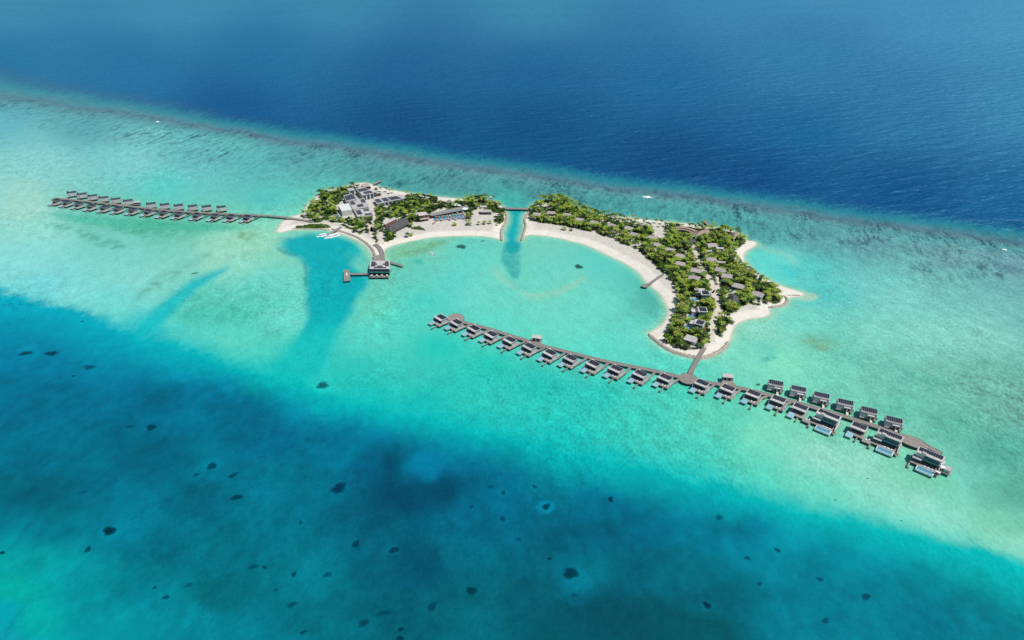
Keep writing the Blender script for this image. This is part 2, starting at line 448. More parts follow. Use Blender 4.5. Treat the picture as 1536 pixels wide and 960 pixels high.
def ramp(s, stops):
    xs = [a for a, _ in stops]; cs = s2l([c for _, c in stops])
    return np.stack([np.interp(s, xs, cs[:, i]) for i in range(3)], -1)

def mixc(a, b, t): return a * (1 - t[..., None]) + b * t[..., None]

us = np.concatenate([np.arange(-900, -30, 12.0), np.arange(-30, 1566, 1.9), np.arange(1566, 2440, 12.0)])
vsn = np.concatenate([[-129.2, -127, -122, -112], np.arange(-100, -10, 4.0), np.arange(-10, 970, 1.55), np.arange(970, 1700, 9.0)])
UU, VV = np.meshgrid(us, vsn)
_x = (UU - 768) / FPX; _y = (480 - VV) / FPX
_t = -CAM_H / (-SP + _y * CP)
XX = _x * _t; YY = (CP + _y * SP) * _t
n1 = fbm(XX / 70, YY / 70, 3); n2 = fbm(XX / 70, YY / 70, 9); n3 = fbm(XX / 14, YY / 14, 21, 3); n4 = fbm(XX / 14, YY / 14, 27, 3)
big = fbm(XX / 160, YY / 220, 41)
Uw = UU + (n1 * 16 + n3 * 3.5); Vw = VV + (n2 * 9 + n4 * 2.2)
lag = idw(Uw, Vw, LAG)
deep = idw(UU + n1 * 22 + n3 * 6, VV + n2 * 16 + n4 * 5, DEEP, soft=16, p=1.9) * np.array([1, .88, .76])
oce = idw(UU, VV, OCE_SKY, soft=60)
e1 = np.interp(UU, E1[:, 0], E1[:, 1]); e2 = np.interp(UU, E2[:, 0], E2[:, 1]); e3 = np.interp(UU, E3[:, 0], E3[:, 1]); we = np.interp(UU, WE[:, 0], WE[:, 1]); wd = np.interp(UU, WD[:, 0], WD[:, 1])
col = lag
# soft polygons  (points, colour, edge px, opacity, warp, streaky)
def spoly(pts, rgb, edge, op=1.0, warp=1.0, it=1, noise=0.0):
    global col
    q = np.array(smooth_closed(pts, it))
    x0, y0 = q.min(0) - edge * 3 - 12; x1, y1 = q.max(0) + edge * 3 + 12
    sel = (UU > x0) & (UU < x1) & (VV > y0) & (VV < y1)
    if not sel.any(): return
    uu = UU[sel] + (n1[sel] * 3 + n3[sel] * 2.2) * warp; vv = VV[sel] + (n2[sel] * 2.0 + n4[sel] * 1.4) * warp
    d = sdist(uu, vv * 1.4, [(a, b * 1.4) for a, b in q])
    m = sst(-edge, edge, d) * op
    if noise: m = m * np.clip(0.62 + 1.3 * noise * fbm(XX[sel] / 6, YY[sel] / 6, 77, 3), 0, 1.15)
    m = np.clip(m, 0, 1)
    c = col[sel]
    col[sel] = c * (1 - m[:, None]) + s2l(rgb) * m[:, None]

# grey-green patches and sandbars on the flats
spoly([(20,270),(60,262),(62,300),(75,318),(40,330),(0,330),(0,300)], (176,218,198), 8, .42, noise=.3)
spoly([(70,335),(100,333),(107,345),(80,350)], (85,170,150), 8, .7, noise=.8)
spoly([(112,345),(140,350),(165,358),(190,368),(185,380),(150,372),(120,358)], (88,170,150), 8, .75, noise=.9)
spoly([(170,332),(260,335),(330,340),(290,352),(240,357),(200,352),(160,345)], (80,165,135), 8, .6, noise=.9)
spoly([(60,318),(140,325),(220,332),(380,338),(370,345),(240,345),(120,338)], (70,185,150), 6, .6)
spoly([(290,352),(370,346),(410,350),(440,362),(380,375),(340,390),(330,420),(300,420),(300,385)], (158,216,190), 14, .5)
spoly([(354,352),(372,348),(388,352),(380,360),(362,362)], (118,165,118), 6, .8, noise=.8)
spoly([(315,378),(318,382),(270,410),(200,455),(190,462),(215,432),(260,400)], (95,165,145), 8, .62, noise=.7)
spoly([(285,440),(340,425),(410,430),(440,450),(400,470),(330,480),(255,485),(262,462)], (72,190,165), 14, .55, noise=.9)
spoly([(385,495),(415,490),(425,505),(395,512)], (85,175,150), 8, .6, noise=.9)
# finger channel
spoly([(340,399),(341,404),(325,416),(300,432),(275,455),(240,492),(205,508),(196,494),(225,470),(262,440),(300,412)], (18,186,190), 9, .88, 1.6)
spoly([(250,478),(235,520),(150,520),(170,480),(225,462)], (20,190,200), 16, .6, 1.5)
# boat basin and its channel down to the deep lagoon
spoly([(414,368),(432,357),(470,352),(505,354),(525,360),(536,370),(541,381),(530,388),(524,398),(540,410),(556,412),(553,432),(535,455),(515,490),(492,530),(470,566),(430,574),(405,556),(440,520),(456,490),(461,460),(462,430),(462,405),(452,392),(430,382)], (0,171,178), 9, .96, 2.2)
spoly([(535,455),(515,490),(480,560),(430,590),(390,560),(440,510)], (12,188,188), 22, .6, 1.5)
spoly([(455,390),(462,400),(463,430),(459,432),(456,405)], (30,140,140), 3, .5)
spoly([(415,370),(425,377),(447,382),(445,385),(425,382),(414,375)], (30,140,150), 3, .55)
spoly([(520,375),(545,380),(556,392),(545,402),(528,398),(520,388)], (70,195,185), 8, .6, noise=.7)
spoly([(440,500),(520,480),(500,540),(440,570),(410,570)], (30,195,190), 26, .55)
# bay: algae-stained shallows
spoly([(583,378),(600,368),(640,360),(690,358),(660,368),(640,378),(605,385),(588,392)], (125,195,152), 7, .7)
spoly([(600,378),(625,374),(650,362),(668,362),(655,372),(630,382),(612,384)], (110,165,130), 5, .7, noise=.9)
spoly([(618,388),(632,388),(634,396),(622,396)], (40,185,175), 5, .7)
spoly([(560,425),(600,415),(590,440),(560,455),(545,470)], (110,190,160), 10, .4, noise=.9)
# channel between the islands and the dark plume below it
spoly([(756,312),(792,312),(790,322),(786,330),(788,340),(782,362),(778,380),(758,380),(757,355),(762,338),(765,330),(763,320)], (0,172,178), 4, .95, .3)
spoly([(757,365),(780,362),(780,380),(781,400),(780,418),(772,420),(765,412),(756,398),(750,385)], (40,160,158), 4, .9, .8, noise=.35)
spoly([(735,400),(748,402),(762,420),(778,430),(778,436),(758,430),(742,415)], (150,208,184), 7, .5)
spoly([(778,436),(810,442),(840,432),(862,420),(878,414),(876,422),(858,436),(830,446),(795,450)], (160,204,174), 7, .5)
spoly([(955,415),(970,430),(990,445),(995,465),(985,478),(970,460),(955,435)], (70,175,160), 9, .45)
# eastern side
spoly([(1120,380),(1140,374),(1160,380),(1185,400),(1200,430),(1175,425),(1140,405),(1122,392)], (95,215,205), 9, .7)
spoly([(1137,367),(1160,372),(1190,385),(1200,400),(1175,384),(1145,378)], (150,215,195), 6, .5)
spoly([(1168,395),(1185,398),(1198,415),(1185,420),(1170,405)], (60,195,195), 7, .5)
spoly([(1207,440),(1222,440),(1229,446),(1220,452),(1195,450)], (190,212,180), 5, .75)
spoly([(1155,466),(1180,462),(1165,478),(1150,480)], (150,215,190), 5, .6)
spoly([(1200,498),(1228,504),(1256,512),(1262,524),(1240,528),(1212,522),(1200,510)], (120,170,135), 8, .75, noise=.7)
spoly([(1240,520),(1300,535),(1390,560),(1440,580),(1400,590),(1320,565),(1250,535)], (92,180,162), 14, .5, noise=.9)
spoly([(1128,520),(1150,512),(1170,525),(1160,540),(1140,540)], (50,196,182), 12, .5, noise=.5)
spoly([(1126,537),(1160,532),(1168,538),(1140,544)], (50,150,150), 3, .5, noise=.9)
spoly([(1388,705),(1420,700),(1435,730),(1446,765),(1425,760),(1400,735)], (110,205,165), 12, .4)
spoly([(1440,660),(1536,640),(1600,800),(1500,800),(1455,740)], (88,175,150), 25, .45, noise=.6)
# deeps at the lower part
t3 = VV - e3 + n1 * 9 + n2 * 5 + n3 * 6 + fbm(XX / 4, YY / 5, 88, 3) * 7 + fbm(XX / 35, YY / 35, 89, 3) * 10
m_a = sst(-1.0, 1.0, t3 / we)
m3 = sst(0.0, 1.0, (t3 - 0.25 * we) / wd) ** 0.85
edgec = mixc(np.zeros(UU.shape + (3,)) + s2l((0,186,183)), np.zeros(UU.shape + (3,)) + s2l((0,164,190)), sst(420, 60, UU) * .8)
pre = sst(-3.2, -0.2, t3 / we) * np.interp(UU, [-900, 200, 400, 1200, 1500, 2500], [.15, .2, .45, .45, .3, .2])
col = mixc(col, np.zeros(UU.shape + (3,)) + s2l((36,197,182)), pre)
col = mixc(col, edgec, m_a)
m25 = fbm(XX / 26, YY / 30, 71); m6 = fbm(XX / 5, YY / 6, 73, 3)
deepm = deep * (1 + 0.14 * big + 0.16 * n1 + 0.27 * m25 + 0.18 * m6)[..., None]
col = mixc(col, deepm, m3)
_c = col
spoly([(590,678),(622,686),(603,722),(640,726),(682,712),(700,730),(655,748),(604,765),(578,790),(545,760),(570,720)], (0,66,94), 24, .42, 4.0)
spoly([(600,790),(640,815),(660,860),(620,870),(592,830)], (0,72,100), 22, .45, 4.0)
spoly([(618,706),(636,672),(664,690),(662,716),(640,726)], (0,124,160), 9, .7, 1.5)
spoly([(825,835),(850,828),(880,842),(885,880),(905,880),(880,910),(850,905),(828,870)], (0,112,136), 7, .55, 1.5)
spoly([(800,755),(820,748),(838,760),(820,772),(803,768)], (0,128,165), 5, .5)
spoly([(832,900),(930,880),(1010,905),(1040,960),(900,975),(820,950)], (0,78,98), 26, .5, 2.0)
spoly([(380,890),(440,900),(470,950),(400,955),(370,920)], (0,105,118), 16, .5, 2.0)
for (hu, hv, hr, hc) in ((754,739,11,.35),(591,825,14,.3),(318,706,30,.22),(508,735,24,.2),(819,761,16,.45),(164,800,22,.2),(870,872,30,.25),(484,580,16,.2),(1061,910,14,.2),(45,531,22,.2)):
    dd = np.hypot(UU - hu, (VV - hv) * 1.35) + n3 * 2.5
    col = col * (1 + (hc * sst(hr, hr * .55, dd))[..., None] * np.array([1, .7, .6]))
# outer reef edge
s = (VV + n3 * 2.4 + n1 * 4.5 + fbm(XX / 5, YY / 5, 91, 3) * 1.6 - e1) / (e2 - e1)
left = sst(500, 100, UU)
rim = ramp(np.clip(s, -0.7, 1.8), [(-0.6, (14,78,130)), (-0.15, (16,88,136)), (0.12, (20,104,140)), (0.4, (34,126,146)), (0.62, (58,138,150)), (0.85, (84,138,148)), (0.97, (86,124,138)), (1.07, (98,138,146)), (1.25, (96,156,160)), (1.6, (92,168,168))])
rim = mixc(rim, s2l((110,170,178)) + 0 * rim, 0.22 * left)
col = mixc(col, rim, sst(2.0, 1.2, s))
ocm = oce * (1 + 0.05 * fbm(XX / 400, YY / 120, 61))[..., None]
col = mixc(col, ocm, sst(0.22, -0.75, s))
# shallow sand tint along the shore
for poly in (eastW, westW):
    q = np.array(poly); x0, y0 = q.min(0) - 14; x1, y1 = q.max(0) + 14
    sel = (XX > x0) & (XX < x1) & (YY > y0) & (YY < y1)
    d = -sdist(XX[sel], YY[sel], poly)
    m = (sst(9.0, 0.0, d + n3[sel] * 1.5) * 0.62)[:, None]
    c = col[sel]; c = c * (1 - m) + s2l((164,212,180)) * m
    m2 = sst(2.2, 0.2, d + n3[sel] * .6)[:, None] * .5
    col[sel] = c * (1 - m2) + s2l((196,212,186)) * m2
lag_amt = np.clip(sst(0.9, 1.3, s), 0, 1) * (1 - m3)
SPEC_OFF = 0.0
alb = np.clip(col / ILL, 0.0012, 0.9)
# reef streak mask: strong just behind the crest, fading toward the lagoon; long reach on the far right
vv_ = VV - e2
reach = np.interp(UU, [-900, 0, 150, 400, 700, 1000, 1200, 1350, 1536, 2500], [34, 40, 74, 84, 70, 62, 78, 105, 118, 130])
reef = (sst(0.95, 1.1, s) + .45 * sst(.25, .8, s) * (1 - sst(0.95, 1.1, s))) * sst(1.0, 0.30, vv_ / reach) * (0.55 + 0.45 * sst(-0.3, 0.3, n1 + 0.3 * big))
mott = np.clip(sst(0.0, .9, s) * (0.55 + 0.75 * sst(-.3, .5, fbm(XX / 90, YY / 90, 55))), 0, 1.3) * (1 - 0.55 * m3)
rip = 1 - sst(-0.3, 0.6, s)
bay = sst(560, 640, UU) * sst(1010, 960, UU) * sst(350, 375, VV) * sst(600, 520, VV)
east = sst(1150, 1260, UU) * sst(760, 640, VV) * lag_amt
mott = mott * (1 - .55 * bay) * (1 + .8 * east)

nr, nc = UU.shape
verts = np.stack([XX, YY, np.zeros_like(XX)], -1).reshape(-1, 3)
ii = (np.arange(nr - 1)[:, None] * nc + np.arange(nc - 1)[None, :]).ravel()
faces = np.stack([ii + nc, ii + nc + 1, ii + 1, ii], -1)

def sea_material():
    m = bpy.data.materials.new('sea_water'); m.use_nodes = True
    nt = m.node_tree; N = nt.nodes; L = nt.links
    N.remove(N['Principled BSDF'])
    b = N.new('ShaderNodeBsdfDiffuse'); gl = N.new('ShaderNodeBsdfGlossy'); gl.inputs['Roughness'].default_value = 0.5; gl.inputs['Color'].default_value = (.36, .74, 1, 1)
    fr = N.new('ShaderNodeFresnel'); fr.inputs['IOR'].default_value = 1.33
    fm = N.new('ShaderNodeMath'); fm.operation = 'MULTIPLY'; fm.inputs[1].default_value = 0.30; L.new(fr.outputs[0], fm.inputs[0])
    fc = N.new('ShaderNodeMath'); fc.operation = 'MINIMUM'; fc.inputs[1].default_value = 0.10; L.new(fm.outputs[0], fc.inputs[0])
    mxs = N.new('ShaderNodeMixShader'); L.new(fc.outputs[0], mxs.inputs[0]); L.new(b.outputs[0], mxs.inputs[1]); L.new(gl.outputs[0], mxs.inputs[2]); L.new(mxs.outputs[0], N['Material Output'].inputs[0])
    def attr(n):
        a = N.new('ShaderNodeAttribute'); a.attribute_name = n; return a
    ac = attr('depth_and_sky_colour'); ar = attr('reef'); am = attr('mottle'); ao = attr('ocean')
    ge = N.new('ShaderNodeNewGeometry'); pos = ge.outputs['Position']
    def noise(scale, rot=0.0, det=3, rough=0.5, sc=(1, 1, 1), off=0.0):
        mp = N.new('ShaderNodeMapping'); mp.vector_type = 'TEXTURE'
        mp.inputs['Rotation'].default_value = (0, 0, rot); mp.inputs['Scale'].default_value = sc
        mp.inputs['Location'].default_value = (off, off * .7, 0)
        L.new(pos, mp.inputs[0])
        n = N.new('ShaderNodeTexNoise'); n.inputs['Scale'].default_value = scale; n.inputs['Detail'].default_value = det
        n.inputs['Roughness'].default_value = rough
        L.new(mp.outputs[0], n.inputs['Vector']); return n.outputs[0]
    def mrange(x, a, bb, c, d):
        r = N.new('ShaderNodeMapRange'); r.inputs[1].default_value = a; r.inputs[2].default_value = bb
        r.inputs[3].default_value = c; r.inputs[4].default_value = d; L.new(x, r.inputs[0]); return r.outputs[0]
    def math_(op, a, b_):
        x = N.new('ShaderNodeMath'); x.operation = op
        for i, q in enumerate((a, b_)):
            if isinstance(q, (int, float)): x.inputs[i].default_value = q
            else: L.new(q, x.inputs[i])
        return x.outputs[0]
    cr = R(-23)
    # coral streaks running across the reef flat
    st1 = noise(1.0, cr + R(8), 6, 0.68, (7, 24, 1))
    st2 = noise(1.0, cr - R(10), 5, 0.65, (2.6, 6, 1), 200)
    stm = mrange(math_('ADD', math_('MULTIPLY', st1, 0.62), math_('MULTIPLY', st2, 0.38)), 0.455, 0.59, 0, 1)
    st0 = mrange(noise(1.0, cr + R(4), 3, 0.55, (34, 80, 1), 700), .36, .62, .35, 1.25)
    stm = math_('MULTIPLY', math_('MULTIPLY', stm, st0), ar.outputs['Fac'])
    mx = N.new('ShaderNodeMix'); mx.data_type = 'RGBA'; mx.blend_type = 'MULTIPLY'
    L.new(math_('MINIMUM', stm, 1.0), mx.inputs[0]); L.new(ac.outputs['Color'], mx.inputs[6]); mx.inputs[7].default_value = (0.26, 0.29, 0.36, 1)
    # mottled sand and sea grass
    f1 = noise(1.0, 0.3, 5, 0.65, (9, 16, 1), 50); f2 = noise(1.0, -0.2, 4, 0.7, (2.0, 3.6, 1), 80)
    mo = math_('ADD', math_('MULTIPLY', mrange(f1, .3, .7, -1, 1), 0.16), math_('MULTIPLY', mrange(f2, .32, .68, -1, 1), 0.20))
    mo = math_('ADD', math_('MULTIPLY', mo, am.outputs['Fac']), 1.0)
    # waves on open water: crests and troughs tilt the surface
    mx2 = N.new('ShaderNodeMix'); mx2.data_type = 'RGBA'; mx2.blend_type = 'MULTIPLY'; mx2.inputs[0].default_value = 1
    cc = N.new('ShaderNodeCombineColor')
    for i in range(3): L.new(mo, cc.inputs[i])
    L.new(mx.outputs[2], mx2.inputs[6]); L.new(cc.outputs[0], mx2.inputs[7])
    L.new(mx2.outputs[2], b.inputs['Color'])
    w1 = noise(1.0, R(62), 3, 0.55, (16, 60, 1)); w2 = noise(1.0, R(20), 4, 0.6, (6, 19, 1), 33); w3_ = noise(1.0, R(75), 2, 0.5, (1.6, 4, 1), 99)
    w4 = noise(1.0, R(110), 3, 0.55, (14, 50, 1), 400)
    hgt = math_('ADD', math_('MULTIPLY', math_('ADD', w1, w4), math_('MULTIPLY', ao.outputs['Fac'], 7.0)), math_('MULTIPLY', w2, math_('ADD', math_('MULTIPLY', ao.outputs['Fac'], 2.6), 0.45)))
    hgt = math_('ADD', hgt, math_('MULTIPLY', w3_, 0.22))
    bp = N.new('ShaderNodeBump'); bp.inputs['Strength'].default_value = 1.0; bp.inputs['Distance'].default_value = 1.0
    L.new(hgt, bp.inputs['Height']); L.new(bp.outputs[0], b.inputs['Normal']); L.new(bp.outputs[0], gl.inputs['Normal'])
    return m
SEA_MAT = sea_material()
sea = np_mesh('sea_water', verts, faces, [SEA_MAT], smooth=True)
me = sea.data
a = me.color_attributes.new('depth_and_sky_colour', 'FLOAT_COLOR', 'POINT')  # water colour by depth, plus the painted sky reflection on the open ocean
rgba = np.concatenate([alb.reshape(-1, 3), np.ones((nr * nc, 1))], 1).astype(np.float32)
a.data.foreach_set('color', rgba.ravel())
for nm, arr in (('reef', reef), ('mottle', mott), ('ocean', rip)):
    at = me.attributes.new(nm, 'FLOAT', 'POINT'); at.data.foreach_set('value', arr.astype(np.float32).ravel())
tag(sea, kind='structure')
# ------------------------------------------------------------------ islands (ground)
def sand_material():
    m = mat('coral_sand', (0.645, 0.61, 0.54), 0.95, 0.1, var=0.05, scale=0.12)
    nt = m.node_tree; N = nt.nodes; L = nt.links; b = N['Principled BSDF']
    src = b.inputs['Base Color'].links[0].from_socket
    ge = N.new('ShaderNodeNewGeometry')
    mp = N.new('ShaderNodeMapping'); mp.inputs['Scale'].default_value = (1, 1, 1); L.new(ge.outputs['Position'], mp.inputs[0])
    n2 = N.new('ShaderNodeTexNoise'); n2.inputs['Scale'].default_value = 0.45; n2.inputs['Detail'].default_value = 6; n2.inputs['Roughness'].default_value = 0.7
    L.new(mp.outputs[0], n2.inputs['Vector'])
    at = N.new('ShaderNodeAttribute'); at.attribute_name = 'inland'
    r1 = N.new('ShaderNodeMapRange'); r1.inputs[1].default_value = .30; r1.inputs[2].default_value = .66; L.new(n2.outputs[0], r1.inputs[0])
    ml = N.new('ShaderNodeMath'); ml.operation = 'MULTIPLY'; L.new(r1.outputs[0], ml.inputs[0]); L.new(at.outputs['Fac'], ml.inputs[1])
    mx = N.new('ShaderNodeMix'); mx.data_type = 'RGBA'; L.new(ml.outputs[0], mx.inputs[0]); L.new(src, mx.inputs[6]); mx.inputs[7].default_value = (0.40, 0.385, 0.345, 1)
    # damp sand at the waterline
    sx = N.new('ShaderNodeSeparateXYZ'); L.new(ge.outputs['Position'], sx.inputs[0])
    r2 = N.new('ShaderNodeMapRange'); r2.inputs[1].default_value = 0.05; r2.inputs[2].default_value = 0.28; r2.inputs[3].default_value = 1; r2.inputs[4].default_value = 0; L.new(sx.outputs[2], r2.inputs[0])
    mx2 = N.new('ShaderNodeMix'); mx2.data_type = 'RGBA'; L.new(r2.outputs[0], mx2.inputs[0]); L.new(mx.outputs[2], mx2.inputs[6]); mx2.inputs[7].default_value = (0.46, 0.46, 0.37, 1)
    asl = N.new('ShaderNodeAttribute'); asl.attribute_name = 'soil'
    mx3 = N.new('ShaderNodeMix'); mx3.data_type = 'RGBA'; L.new(asl.outputs['Fac'], mx3.inputs[0]); L.new(mx2.outputs[2], mx3.inputs[6]); mx3.inputs[7].default_value = (0.07, 0.075, 0.035, 1)
    L.new(mx3.outputs[2], b.inputs['Base Color'])
    bp = N.new('ShaderNodeBump'); bp.inputs['Strength'].default_value = 0.35; bp.inputs['Distance'].default_value = 0.4
    L.new(n2.outputs[0], bp.inputs['Height']); L.new(bp.outputs[0], b.inputs['Normal'])
    return m
M['sand'] = sand_material()
GROUND_Z = 1.35
def ground_z(sd): return np.clip(sd * 0.13, -0.6, GROUND_Z)
def island(name, poly):
    q = np.array(poly); x0, y0 = q.min(0) - 5; x1, y1 = q.max(0) + 5
    st = 1.3
    gx = np.arange(x0, x1, st); gy = np.arange(y0, y1, st)
    X, Y = np.meshgrid(gx, gy)
    sd = sdist(X + fbm(X / 9, Y / 9, 5, 2) * .8, Y + fbm(X / 9, Y / 9, 6, 2) * .8, poly)
    Z = ground_z(sd) + (fbm(X / 12, Y / 12, 8, 3) * 0.10) * sst(3, 8, sd)
    nr, nc = X.shape
    ii = (np.arange(nr - 1)[:, None] * nc + np.arange(nc - 1)[None, :]).ravel()
    f = np.stack([ii, ii + 1, ii + nc + 1, ii + nc], -1)
    keep = (sd.ravel()[f] > -3.5).any(1); f = f[keep]
    used = np.unique(f); rm = np.full(nr * nc, -1); rm[used] = np.arange(len(used))
    v = np.stack([X, Y, Z], -1).reshape(-1, 3)[used]
    o = np_mesh(name, v, rm[f], [M['sand']], smooth=True)
    inl = (sst(9, 15, sd + fbm(X / 20, Y / 20, 15, 3) * 3) ).ravel()[used]
    soil = np.zeros(len(used))
    vx, vy = X.ravel()[used], Y.ravel()[used]
    for pv in VEG:
        soil = np.maximum(soil, sst(-.5, 1.5, sdist(vx + fbm(vx / 4, vy / 4, 44, 2) * 1.5, vy, pv)))
    soil *= sst(-.32, -.02, fbm(vx / 12, vy / 12, 45, 3))
    for pp, w_ in PATHSW: soil *= sst(-.3, .8, seg_dist(vx, vy, pp) - w_)
    a2 = o.data.attributes.new('soil', 'FLOAT', 'POINT'); a2.data.foreach_set('value', soil.astype(np.float32))
    at = o.data.attributes.new('inland', 'FLOAT', 'POINT'); at.data.foreach_set('value', inl.astype(np.float32))
    tag(o, kind='structure')
    return o

# vegetated zones (photograph outline -> plan)
VEG_E = [(794,331),(797,312),(806,304),(815,299),(835,297),(852,301),(868,311),(884,318),(900,322),(930,331),(958,337),(975,342),(982,352),(975,358),(990,362),(1000,360),(998,350),(999,341),(1010,337),
 (1030,341),(1060,343),(1075,343),(1092,346),(1110,351),(1119,358),(1117,365),(1106,374),(1097,377),(1101,387),(1108,393),(1116,401),(1131,411),(1144,422),(1158,430),(1167,434),(1167,442),(1173,447),(1172,453),(1160,456),(1146,456),
 (1136,460),(1124,455),(1111,461),(1103,469),(1086,471),(1080,462),(1081,452),(1076,440),(1071,442),(1078,455),(1074,464),(1071,476),(1067,493),(1070,508),(1062,515),(1056,521),(1045,524.5),(1028,525),(1009,520),(997,512),
 (998,501),(1005,490),(1009,479),(1013,465),(1014,452),(1015,438),(1011,427),(1003,416),(1001,411),(986,404),(982,396),(967,383),(949,372),(930,364),(922,358),(900,353),(896,348),(874,346),(855,341),(840,338),(827,336),(808,334)]
VEG_E2 = [(1075,483),(1079,477),(1087,474),(1096,478),(1103,481),(1101,486),(1090,487),(1087,496),(1083,506),(1077,505),(1074,495)]
VEG_W = [(456,318),(462,309),(470,304),(476,306),(482,300),(478,291),(487,288),(505,286),(512,282),(522,281),(530,279),(538,281),(530,292),(516,298),(508,306),(502,312),(506,318),(512,326),(522,331),(540,330),(560,326),(562,316),
 (566,308),(585,304),(604,298),(615,293),(640,297),(662,301),(668,308),(690,304),(702,302),(722,298),(744,304),(752,312),(757,322),(756,332),(747,337),(741,330),(738,318),(720,312),(706,318),(706,330),(698,334),(696,322),(660,314),(646,320),(641,330),(632,333),
 (620,333),(617,342),(604,340),(600,332),(577,326),(572,342),(588,350),(592,352),(580,360),(578,350),(570,346),(563,352),(568,366),(563,364),(552,352),(548,345),(540,352),(530,346),(517,341),(513,334),(502,334),(485,330),(480,334),(470,334),(462,328),(450,327)]
VEG_W2 = [(440,341),(455,338),(475,336),(490,337),(499,341),(480,341.5),(456,341.5)]
VEG_W3 = [(617,341),(628,340),(636,343),(638,346),(630,345),(618,344)]
VEG_W4 = [(576,360),(585,352),(595,354),(590,359),(580,363)]
VEG = [W2(p, GROUND_Z) for p in (VEG_E, VEG_E2, VEG_W, VEG_W2, VEG_W3, VEG_W4)]
PATHS = [([(1069,512),(1067,494),(1071,476),(1078,464),(1077,452),(1068,440),(1070,428),(1060,412),(1052,400),(1046,390),(1043,378),(1041,368)], 2.8),
 ([(1046,390),(1030,380),(1015,366),(1004,352),(992,345)], 1.6), ([(1068,440),(1078,430),(1076,415),(1070,400)], 1.3),
 ([(1062,515),(1048,521),(1030,519)], 1.0), ([(1078,452),(1095,440),(1110,438)], 1.2), ([(990,345),(960,340),(920,330),(880,322)], 1.3),
 ([(480,334),(500,338),(515,335),(540,345),(552,340),(560,350),(556,340),(552,336)], 2.0), ([(452,334),(470,328),(482,318)], 2.2), ([(466,322),(484,312),(492,300)], 1.8),
 ([(560,318),(563,325),(560,335),(556,350),(561,362)], 2.0), ([(590,333),(600,326),(612,322),(640,308),(660,305)], 1.2), ([(596,352),(580,352),(574,366)], 1.6), ([(1098,365),(1103,360),(1099,370)], 1.6)]
PATHSW = [(W2(p, GROUND_Z), w) for p, w in PATHS]

island('island_sand', eastW)
island('island_sand', westW)

# ------------------------------------------------------------------ rock revetments
def revetment(pts, width, height, label, closed=False, name='rock_seawall'):
    w = resample(smooth_open(W2(pts, 0.8), 1), 0.7)
    w = np.array(w); n = len(w)
    t = np.gradient(w, axis=0); t /= np.linalg.norm(t, axis=1)[:, None] + 1e-9
    nn = np.stack([-t[:, 1], t[:, 0]], -1)
    K = 9
    a = np.linspace(-1, 1, K)
    prof = height * (1 - np.abs(a) ** 2.2) - 0.35 * np.abs(a)
    taper = np.clip(np.minimum(np.arange(n), np.arange(n)[::-1]) / 4.0, 0.35, 1)
    off = a[None, :] * (width / 2) * taper[:, None]
    P_ = w[:, None, :] + nn[:, None, :] * off[..., None]
    j = RNG.normal(0, 0.16, (n, K, 3)); 
    Z = prof[None, :] * (0.6 + 0.4 * taper[:, None])
    V = np.concatenate([P_, Z[..., None]], -1) + j * np.array([1, 1, 1.5])
    V = V.reshape(-1, 3)
    ii = (np.arange(n - 1)[:, None] * K + np.arange(K - 1)[None, :]).ravel()
    f = np.stack([ii, ii + K, ii + K + 1, ii + 1], -1)
    o = np_mesh(name, V, f, [M['stone']])
    tag(o, label, 'seawall')
    return o
revetment([(1091,513),(1090,518),(1080,526.5),(1066,533),(1051,536.5),(1030,533),(1015,529),(997,521),(985,511),(973,501)], 4.4, 1.9, 'long curved rock seawall around the southern tip of the eastern island')
revetment([(1175,443),(1182,449),(1178,456),(1167,459.5),(1153,460.5)], 3.6, 1.7, 'short hooked rock seawall beside the sandy eastern point')
revetment([(1176,442.5),(1188,442.6),(1200,442.8)], 1.6, 0.9, 'thin straight line of rocks running out along the sand tail')
revetment([(794,317),(789,324),(786,331),(789,337),(787,345),(784,354),(782,361)], 3.6, 1.8, 'rock seawall on the right bank of the channel between the islands')
revetment([(755,313),(760,322),(759.5,332),(753.5,341),(751,350),(752.5,361)], 3.6, 1.8, 'rock seawall on the left bank of the channel between the islands')
revetment([(497,343.5),(512,347),(528,352.5),(541,358.5),(552,366.5),(559,374),(562.5,384)], 3.8, 1.9, 'rock seawall curving from the boat jetty to the overwater pavilion')
revetment([(438,342.6),(458,342.6),(478,343.4),(494,344.4)], 2.4, 1.2, 'low straight rock seawall beside the small white beach')
revetment([(480.5,288),(487,286.2),(505,282.6),(520,279.2),(535,275.5)], 1.8, 1.2, 'thin rock edging along the north-western shore of the western island')

